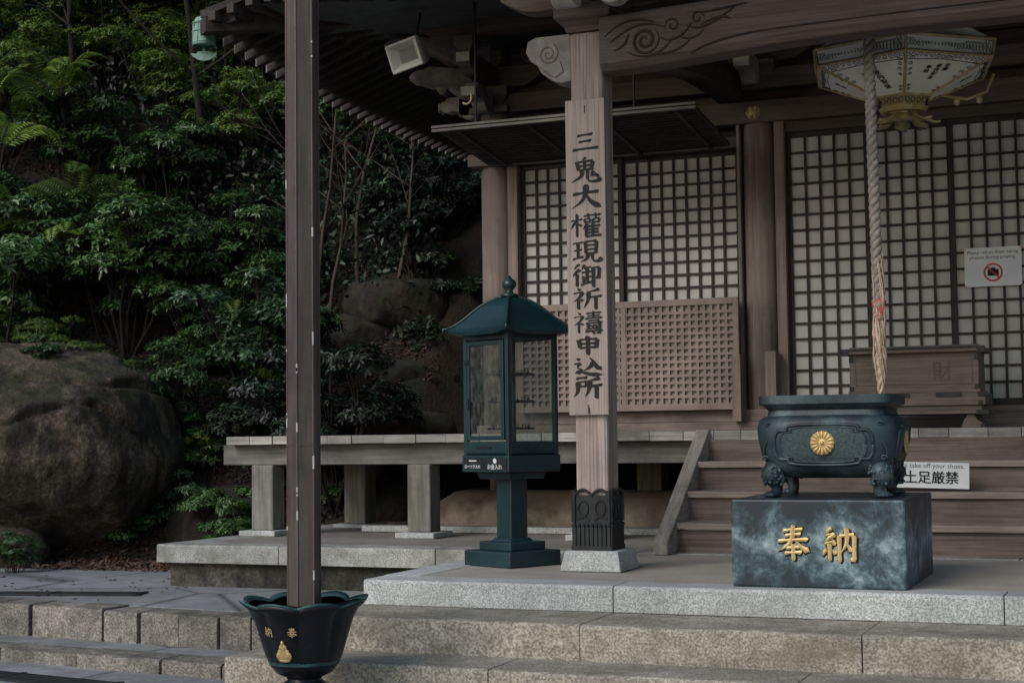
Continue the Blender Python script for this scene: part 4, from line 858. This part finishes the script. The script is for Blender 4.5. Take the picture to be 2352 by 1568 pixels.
# ------------------------------------------------------------------ wind bell, speaker
wc=(-7.84,12.0)
wb=thing('wind_bell',(-7.8,12,4.45),'pale green verdigris bronze wind bell hanging from roof corner','wind bell')
m=M(); m.lathe((wc[0],wc[1],0),[(.098,4.47),(.108,4.47),(.104,4.50),(.10,4.60),(.095,4.68),(.075,4.725),(.03,4.745),(.012,4.75)],28,cap=False)
for z in(4.50,4.60,4.675): m.lathe((wc[0],wc[1],0),[(.104,z-.006),(.110,z),(.104,z+.006)],28)
for k in range(8):
    a=k*pi/4; m.tube([(wc[0]+.105*math.cos(a),wc[1]+.105*math.sin(a),4.49),(wc[0]+.096*math.cos(a),wc[1]+.096*math.sin(a),4.69)],.005,5)
    for z in(4.63,4.655): m.ball((wc[0]+.1*math.cos(a+.3),wc[1]+.1*math.sin(a+.3),z),.008,5)
fin(m,'bell_body',verdi,wb,smooth=True)
m=M(); m.tube([(wc[0]+.02*math.cos(t),wc[1],4.77+.025*math.sin(t)) for t in [i*.5 for i in range(13)]],.006,6); m.tube([(wc[0],wc[1],4.79),(wc[0]+.16,wc[1]-.1,4.84)],.006,6); fin(m,'hook',blackm,wb)
m=M(); D2=Matrix.Rotation(math.radians(25),3,'Z')
pts=[(-.12,4.405),(-.10,4.375),(-.05,4.345),(0,4.335),(.05,4.345),(.10,4.375),(.12,4.405),(.07,4.40),(.05,4.425),(.02,4.42),(0,4.45),(-.02,4.42),(-.05,4.425),(-.07,4.40)]
m.prism(pts,'y',-.004,.004); m.v=[tuple(Vector((wc[0],wc[1],0))+D2@Vector(v)) for v in m.v]; m.tube([(wc[0],wc[1],4.44),(wc[0],wc[1],4.6)],.004,6); fin(m,'wind_catcher',verdi,wb)
sp=thing('loudspeaker',(-6.05,12.6,4.35),'cream square horn loudspeaker mounted under the eaves','loudspeaker')
Rs=Matrix.Rotation(math.radians(-8),3,'Z')@Matrix.Rotation(math.radians(16),3,'X')@Matrix.Rotation(math.radians(-10),3,'Y'); sc=Vector((-6.02,12.55,4.33))
def sring(h,v,y): return [tuple(sc+Rs@Vector((a*h,y,b*v))) for a,b in((-1,-1),(1,-1),(1,1),(-1,1))]
m=M(); m.loft([sring(.06,.06,.20),sring(.12,.09,.10),sring(.17,.13,-.07),sring(.17,.13,-.12),sring(.15,.11,-.12),sring(.085,.06,-.04)],cap=True); fin(m,'horn',spkm,sp,bevel=.008)
m=M(); m.loft([sring(.088,.063,-.045),sring(.03,.03,.05)]); fin(m,'horn_mouth',spkd,sp)
m=M(); m.tube([tuple(sc+Rs@Vector((0,.1,.05))),(-6.0,12.75,4.85)],.012,6); fin(m,'mounting_bracket',blackm,sp)
# ------------------------------------------------------------------ rocks
def boulder(c,rad,seed,mat,label,n=5,amp=.2,under=0,flat=0,fine=1.0,crk=0,facets=((.9,-.35,.3),(-.3,-.9,.25),(.35,-.2,.9),(.55,-.8,-.2)),cut=.86):
    bm=bmesh.new(); bmesh.ops.create_icosphere(bm,subdivisions=n,radius=1)
    for v in bm.verts:
        d=v.co.normalized(); k=1+amp*noise.noise(d*.9+Vector((seed,0,0)))*1.6+amp*.28*noise.noise(d*2.2+Vector((0,seed,0)))+fine*(.022*noise.noise(d*6)+.012*noise.noise(d*15)+.006*noise.noise(d*40))
        for fd in facets:
            f_=Vector(fd).normalized(); q=d.dot(f_)*k
            if q>cut: k*=(cut+(q-cut)*.25)/q
        if crk:
            k-=crk*max(0,1-abs(noise.noise(d*.9+Vector((seed*2,1,0))))*30)
        tz=1+under*min(0,d.z)
        v.co=Vector((d.x*rad[0]*k*tz,d.y*rad[1]*k*tz,(math.copysign(abs(d.z)**(1-flat),d.z))*rad[2]*k))
    me=bpy.data.meshes.new('boulder'); bm.to_mesh(me); bm.free(); me.materials.append(mat); me.polygons.foreach_set('use_smooth',[True]*len(me.polygons))
    o=bpy.data.objects.new('boulder',me); o.location=c; COL.objects.link(o); o['label']=label; o['category']='rock'; return o
boulder((-11.35,13.75,.68),(1.95,1.6,1.30),3,rock,'huge rounded brown-grey mossy boulder at the foot of slope',6,.14,.45,.12,1.6,.05,((.8,-.6,.1),(-.3,-.95,.1),(.45,-.35,.85),(.5,-.5,-.75),(.98,.0,.3),(0,-.9,.5),(.1,-.75,-.6)),.80)
boulder((-10.95,12.9,-.3),(.6,.5,.4),8,rock,'brown boulder wedged under a larger boulder',4)
boulder((-9.15,17.6,2.0),(.95,.8,.50),5,rockd,'dark rounded boulder on forest slope',5,.2,.2,.2)
boulder((-8.6,17.5,2.5),(.7,.6,.42),25,rockd,'dark boulder stacked on the forest slope',5,.2,.2,.2)
boulder((-8.9,16.8,1.25),(.80,.6,.36),6,rockw,'warm brown boulder behind veranda on forest slope',5,.2,0,.2,1,.04)
boulder((-8.0,16.3,.90),(.7,.6,.36),9,rockd,'grey boulder under shrubs behind veranda',5,.2,0,.2)
boulder((-8.25,17.0,1.55),(.6,.5,.3),29,rockd,'dark flat boulder behind veranda on slope',5,.2,0,.2)
boulder((-7.7,15.6,.10),(.7,.6,.42),12,rockd,'low grey boulder beneath veranda edge')
boulder((-9.2,14.6,-.1),(.8,.6,.5),15,rockd,'mossy half-buried boulder beside path')
boulder((-12.4,15.5,1.7),(.8,.8,.5),17,rockd,'half-buried boulder on leaf-littered slope')
# ------------------------------------------------------------------ vegetation
leafA=leafmat('rhododendron_leaf',(.025,.068,.022),(.095,.185,.062),.33,.12)
leafB=leafmat('fine_leaf',(.06,.115,.025),(.15,.235,.06),.5,.25)
leafD=leafmat('shade_toned_leaf',(.008,.022,.010),(.028,.055,.022),.5,0)  # leaf colour darkened to stand for the deep shade of the forest
fernm=leafmat('fern_leaf',(.09,.18,.022),(.19,.30,.055),.5,.3)
yellm=leafmat('yellow_leaf',(.16,.20,.03),(.32,.32,.06),.5,.3)
litterm=leafmat('dead_leaf',(.03,.016,.010),(.11,.06,.036),.8,0)
def leafmesh(name,P,Dv,Nv,Ln,Wd,mat):
    n=len(P); Sd=np.cross(Dv,Nv); Sd/= (np.linalg.norm(Sd,axis=1,keepdims=True)+1e-9); Up=np.cross(Sd,Dv)
    L=Ln[:,None]; W=Wd[:,None]
    v=np.stack([P,P+Dv*L*.5+Sd*W+Up*W*.35,P+Dv*L-Up*L*.12,P+Dv*L*.5-Sd*W+Up*W*.35],1).reshape(-1,3)
    me=bpy.data.meshes.new(name); me.vertices.add(n*4); me.vertices.foreach_set('co',v.astype(np.float32).ravel())
    idx=np.arange(n)[:,None]*4+np.array([[0,1,2,0,2,3]]); me.loops.add(n*6); me.loops.foreach_set('vertex_index',idx.astype(np.int32).ravel())
    me.polygons.add(n*2); me.polygons.foreach_set('loop_start',(np.arange(n*2)*3).astype(np.int32)); me.polygons.foreach_set('loop_total',np.full(n*2,3,np.int32))
    me.update(calc_edges=True); me.validate(); me.materials.append(mat); return me
def nrm(a): return a/(np.linalg.norm(a,axis=1,keepdims=True)+1e-9)
def shrubmesh(seed,rad,h,lobes,whorls,per,ll,lw,mat,droop=.3,flat=.5):
    R_=np.random.RandomState(seed); cs=[];lr=[]
    for i in range(lobes):
        d=R_.normal(size=3); d/=np.linalg.norm(d); k=R_.uniform(.25,.9); cs.append([d[0]*rad*k,d[1]*rad*k,h*.60+d[2]*h*.44*k]); lr.append(R_.uniform(.16,.40)*rad)
    cs=np.array(cs); lr=np.array(lr); wt=lr**2; li=R_.choice(lobes,whorls,p=wt/wt.sum()); d=nrm(R_.normal(size=(whorls,3))); d[:,2]=np.abs(d[:,2])*.9+.0-.25*(R_.rand(whorls)<.35); d=nrm(d)
    rr=lr[li]*R_.uniform(.65,1.15,whorls); p=cs[li]+d*rr[:,None]*np.array([1,1,flat]); nrmv=nrm(d*.7+np.array([0,0,.7])+R_.normal(size=(whorls,3))*.25)
    a=np.tile(np.arange(per)*2*pi/per,whorls)+np.repeat(R_.rand(whorls)*6,per)+R_.normal(size=whorls*per)*.2
    N_=np.repeat(nrmv,per,0); P_=np.repeat(p,per,0)+R_.normal(size=(whorls*per,3))*ll*.12
    t1=nrm(np.cross(N_,np.array([.3,.9,.1]))); t2=np.cross(N_,t1); Dv=nrm(t1*np.cos(a)[:,None]+t2*np.sin(a)[:,None]+N_*R_.uniform(-droop,.5,len(a))[:,None])
    me=leafmesh('crown',P_,Dv,N_,ll*R_.uniform(.7,1.2,len(a)),lw*R_.uniform(.8,1.2,len(a)),mat)
    t=M(); r2=random.Random(seed)
    for c,l in zip(cs,lr):
        b=Vector((r2.uniform(-.06,.06)*rad,r2.uniform(-.06,.06)*rad,-.25)); c=Vector(c); mid=b.lerp(c,.5)+Vector((r2.uniform(-.1,.1)*rad,r2.uniform(-.1,.1)*rad,-.05*h))
        t.tube([b,b.lerp(mid,.5)+Vector((0,0,.03)),mid,mid.lerp(c,.5)+Vector((r2.uniform(-.04,.04),0,0)),c],[.022*rad,.018*rad,.014*rad,.009*rad,.004*rad],6)
        for k in range(5):
            e=c+Vector((r2.uniform(-1,1),r2.uniform(-1,1),r2.uniform(0,.6)))*float(l)*.8; t.tube([mid.lerp(c,.6),c.lerp(e,.4),e],[.007*rad,.005*rad,.002*rad],5)
    tm=bpy.data.meshes.new('stem'); tm.from_pydata([tuple(v) for v in t.v],[],t.f); tm.materials.append(barkd); return tm,me
SA=[shrubmesh(10+i,1.0,1.7,20,1350,7,.092,.0195,leafA) for i in range(4)]
SB=[shrubmesh(30+i,1.0,1.8,22,2700,6,.052,.0105,leafB,flat=.5) for i in range(3)]
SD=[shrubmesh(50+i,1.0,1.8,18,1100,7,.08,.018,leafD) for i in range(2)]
SY=[shrubmesh(70,.5,.7,6,130,5,.09,.025,yellm)]
def plant(kind,meshes,loc,sc,rot,label,cat,group):
    tm,me=meshes; e=bpy.data.objects.new(kind,None); e.location=loc; e.scale=(sc,sc,sc); e.rotation_euler=(0,0,rot); COL.objects.link(e); e['label']=label; e['category']=cat; e['group']=group
    for nm,d in(('trunk' if cat=='tree' else 'stem',tm),('crown',me)):
        o=bpy.data.objects.new(nm,d); o.parent=e; COL.objects.link(o)
r=random.Random(21)
pos=[]
def okp(x,y,s):
    for a,b,c in pos:
        if (a-x)**2+(b-y)**2<(.48*(c+s))**2: return False
    return True
cnt=0
for tr in range(6000):
    y=r.uniform(14.9,23); q=r.uniform(-.90,-.455); x=q*y
    if x>-7.9: continue
    s=r.uniform(.7,1.2)
    if not okp(x,y,s): continue
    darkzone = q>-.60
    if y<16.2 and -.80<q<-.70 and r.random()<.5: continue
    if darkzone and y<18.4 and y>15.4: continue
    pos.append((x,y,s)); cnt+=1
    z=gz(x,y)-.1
    if darkzone: plant('shrub',r.choice(SD),(x,y,z),s*1.05,r.uniform(0,6.3),'shrub with leaves coloured dark for shade on the forest slope','shrub','shrubs on the forest slope')
    elif (y>17.5 and r.random()<.7) or q<-.83 and y>16.5: plant('shrub',r.choice(SB),(x,y,z),s*1.3,r.uniform(0,6.3),'light green fine-leaved shrub on the forest slope','shrub','shrubs on the forest slope')
    else: plant('shrub',r.choice(SA),(x,y,z),s*1.08,r.uniform(0,6.3),'glossy broad-leaved evergreen shrub on the forest slope','shrub','shrubs on the forest slope')
    if cnt>115: break
for x,y,z,s,k in[(-9.75,14.4,-.3,.55,SA),(-9.0,14.2,-.35,.5,SA),(-8.75,15.2,0,.6,SA),(-9.9,15.2,.3,.6,SA),(-8.5,13.6,-.4,.38,SA),(-10.5,16.2,1.2,.7,SA),(-9.3,16.0,.6,.45,SA),(-12.3,14.9,1.65,.55,SB),(-11.6,14.6,1.65,.42,SB),(-10.8,14.5,1.35,.40,SB),(-10.95,13.7,1.62,.24,SA),(-10.1,12.2,-.4,.25,SA),(-11.4,16.4,2.1,.8,SA),(-12.9,16.4,2.6,.8,SA),(-8.9,18.3,2.3,.6,SD),(-8.0,15.0,0,.35,SA),(-10.2,17.4,2.2,.8,SA),(-11.1,18.2,3.1,.9,SA),(-12.2,18.0,3.4,.9,SA),(-10.1,14.0,-.35,.4,SA),(-7.95,15.6,.3,.3,SA),(-8.25,18.0,2.0,.75,SD),(-8.6,18.9,2.8,1.0,SD),(-8.4,17.5,3.0,.5,SD),(-8.9,19.8,3.6,1.1,SD),(-9.3,18.7,3.0,.8,SD),(-8.1,17.3,1.6,.45,SD)]:  # rear SD shrubs are added to darken the hollow behind the veranda
    plant('shrub',r.choice(k),(x,y,z),s,r.uniform(0,6),'low glossy evergreen shrub among boulders at foot of slope','shrub','low shrubs at the foot of the slope')
for x,y,z,s in[(-10.3,15.9,1.2,.8),(-9.75,14.9,.7,.5)]: plant('shrub',SY[0],(x,y,z),s,1,'small shrub with yellow-green leaves on slope','shrub','yellowing shrubs')
def treemesh(seed,H,r0,mat):
    r=random.Random(seed); t=M(); tips=[]
    def br(p,d,L,rad,dep):
        path=[p];rr=[rad];c=Vector(p);dd=Vector(d)
        for i in range(6):
            dd=(dd+Vector((r.uniform(-.16,.16),r.uniform(-.16,.16),r.uniform(-.05,.12)))).normalized(); c=c+dd*L/6; path.append(c.copy()); rr.append(rad*(1-.11*(i+1)))
        t.tube(path,rr,7 if dep<2 else 5); tips.append(path[-1])
        if dep<3:
            for k in range(4 if dep else 6):
                i=r.randint(2 if dep else 3,6); a=r.uniform(0,6.28); nd=(dd*.6+Vector((math.cos(a),math.sin(a),r.uniform(-.1,.5)))).normalized(); br(path[i],nd,L*r.uniform(.4,.62),rr[i]*.55,dep+1)
    br(Vector((0,0,-.3)),Vector((r.uniform(-.15,.15),0,1)),H,r0,0)
    tm=bpy.data.meshes.new('trunk'); tm.from_pydata([tuple(v) for v in t.v],[],t.f); tm.materials.append(mat); tm.polygons.foreach_set('use_smooth',[True]*len(tm.polygons)); return tm,tips
def treecrown(seed,tips,mat,ll,per,num,spread):
    R_=np.random.RandomState(seed); T_=np.array([tuple(t) for t in tips]); W=len(T_)*num; p=np.repeat(T_,num,0)+R_.normal(size=(W,3))*np.array([spread,spread,spread*.45]); n_=nrm(np.array([0,0,1.])+R_.normal(size=(W,3))*.45)
    a=np.tile(np.arange(per)*2*pi/per,W)+np.repeat(R_.rand(W)*6,per); N_=np.repeat(n_,per,0); P_=np.repeat(p,per,0); t1=nrm(np.cross(N_,np.array([.3,.9,.1]))); t2=np.cross(N_,t1)
    Dv=nrm(t1*np.cos(a)[:,None]+t2*np.sin(a)[:,None]+N_*R_.uniform(-.3,.4,len(a))[:,None]); return leafmesh('crown',P_,Dv,N_,ll*R_.uniform(.7,1.2,len(a)),ll*.2*R_.uniform(.8,1.2,len(a)),mat)
TR=[]
for i in range(3):
    tm,tips_=treemesh(90+i,4.2,.06,barkd); TR.append((tm,treecrown(i,tips_,[leafB,leafA,leafB][i],.07,6,36,.38)))
for x,y,i,s in[(-13.2,17.0,0,1.0),(-11.6,17.6,1,1.05),(-14.5,18.5,2,1.1),(-10.9,19.3,0,1.15),(-12.9,20.0,1,1.2),(-15.9,19.2,2,1.1),(-11.9,21.5,2,1.3),(-9.9,20.8,1,1.1),(-16.5,21.2,0,1.3),(-14.4,22.5,1,1.4),(-12.4,18.6,2,1.0),(-13.9,19.6,0,1.1)]:
    plant('tree',TR[i],(x,y,gz(x,y)-.2),s,i*2+x,'slender evergreen tree with brown trunk on forest slope','tree','trees on the forest slope')
BT=[]
for i in range(3):
    tm,tips_=treemesh(120+i,3.4,.034,bark); BT.append((tm,treecrown(40+i,tips_[::6],leafA,.08,5,5,.12)))
for x,y,i,s in[(-9.6,16.9,0,.9),(-9.0,17.3,1,1.0),(-9.9,18.0,1,1.2),(-8.5,17.2,2,.95),(-9.3,17.0,2,.8)]:
    plant('sapling',BT[i],(x,y,gz(x,y)-.1),s,i+y,'nearly bare thin sapling with crooked branches in shade','tree','bare saplings in the gully')
def fernmesh(seed):
    R_=np.random.RandomState(seed); P=[];Dd=[];Nn=[];Ln=[]; t=M()
    for f in range(11):
        a=R_.rand()*6.28; L=R_.uniform(.6,.9); path=[]
        for k in range(26):
            s=k/25; rr=L*s*(1-.15*s); z=.55*L*math.sin(s*2.1)-.25*L*s*s; path.append(np.array([rr*math.cos(a),rr*math.sin(a),z]))
        t.tube([tuple(p) for p in path],.004,4)
        for k in range(3,26):
            d=path[k]-path[k-1]; d/=np.linalg.norm(d); sd=np.cross(d,[0,0,1]); sd/=np.linalg.norm(sd); ln=.17*math.sin(pi*min(1,k/25*.88+.12))**.8
            for sg in(-1,1): P.append(path[k]);Dd.append(sd*sg*.92+d*.35+np.array([0,0,-.12]));Nn.append(np.cross(sd,d));Ln.append(ln)
    me=leafmesh('fronds',np.array(P),nrm(np.array(Dd)),nrm(np.array(Nn)),np.array(Ln),np.full(len(P),.012),fernm)
    tm=bpy.data.meshes.new('rachis'); tm.from_pydata([tuple(v) for v in t.v],[],t.f); tm.materials.append(barkd); return tm,me
FM=[fernmesh(i) for i in range(2)]
for i,(x,y,dz,s) in enumerate([(-12.7,15.3,1.5,1.1),(-13.2,15.6,1.9,1.2),(-12.2,15.7,1.5,1.1),(-12.9,16.0,2.3,1.1),(-11.9,15.4,1.2,.9),(-10.2,16.3,.5,.8),(-9.4,15.7,.4,.6),(-8.6,15.6,.3,.6),(-13.1,15.2,1.1,1.0),(-12.5,15.9,2.6,1.0)]):
    tm,me=FM[i%2]; e=bpy.data.objects.new('fern',None); e.location=(x,y,gz(x,y)+dz); e.scale=(s,)*3; e.rotation_euler=(.35,0,i*1.3); COL.objects.link(e); e['label']='bright yellow-green fern with arching feathery fronds on the bank'; e['category']='fern'; e['group']='ferns on the bank'
    for nm,d in(('stem',tm),('fronds',me)):
        o=bpy.data.objects.new(nm,d); o.parent=e; COL.objects.link(o)
def scatter(name,n,ylo,yhi,ll,mat,upw,zoff,seed,kindlabel):
    R_=np.random.RandomState(seed); y=R_.uniform(ylo,yhi,n); q=R_.uniform(-.92,-.46,n); x=q*y; keep=(x<-8.1)|(y>16.6); x=x[keep];y=y[keep]; k=len(x)
    z=np.array([gz(a,b) for a,b in zip(x,y)])+R_.uniform(0,1,k)**2*zoff+.01; P=np.stack([x,y,z],1); N_=nrm(np.array([0,-.3,1.])+R_.normal(size=(k,3))*upw); a=R_.rand(k)*6.28
    t1=nrm(np.cross(N_,np.array([.3,.9,.1]))); t2=np.cross(N_,t1); Dv=nrm(t1*np.cos(a)[:,None]+t2*np.sin(a)[:,None])
    me=leafmesh(name,P,Dv,N_,ll*R_.uniform(.6,1.2,k),ll*.25*R_.uniform(.7,1.2,k),mat); o=bpy.data.objects.new(name,me); COL.objects.link(o); o['kind']='stuff'; o['label']=kindlabel; o['category']='leaves'
scatter('fallen_leaves',26000,12.6,18,.07,litterm,.35,.03,1,'brown fallen leaves covering forest floor')
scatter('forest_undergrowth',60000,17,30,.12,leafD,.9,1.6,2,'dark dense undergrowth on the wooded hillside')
R_=np.random.RandomState(8); n=90; P=np.stack([R_.uniform(-10.5,-7.5,n),R_.uniform(9.9,12,n),np.full(n,-.345)],1); P=P[(P[:,0]<-8.1)|(P[:,1]<11.3)]; n=len(P); N_=nrm(np.array([0,0,1.])+R_.normal(size=(n,3))*.2); a=R_.rand(n)*6.28
me=leafmesh('scattered_leaves',P,nrm(np.stack([np.cos(a),np.sin(a),a*0],1)),N_,np.full(n,.05),np.full(n,.012),litterm); o=bpy.data.objects.new('scattered_leaves',me); COL.objects.link(o); o['kind']='stuff'; o['label']='a few brown leaves blown onto paving'; o['category']='leaves'
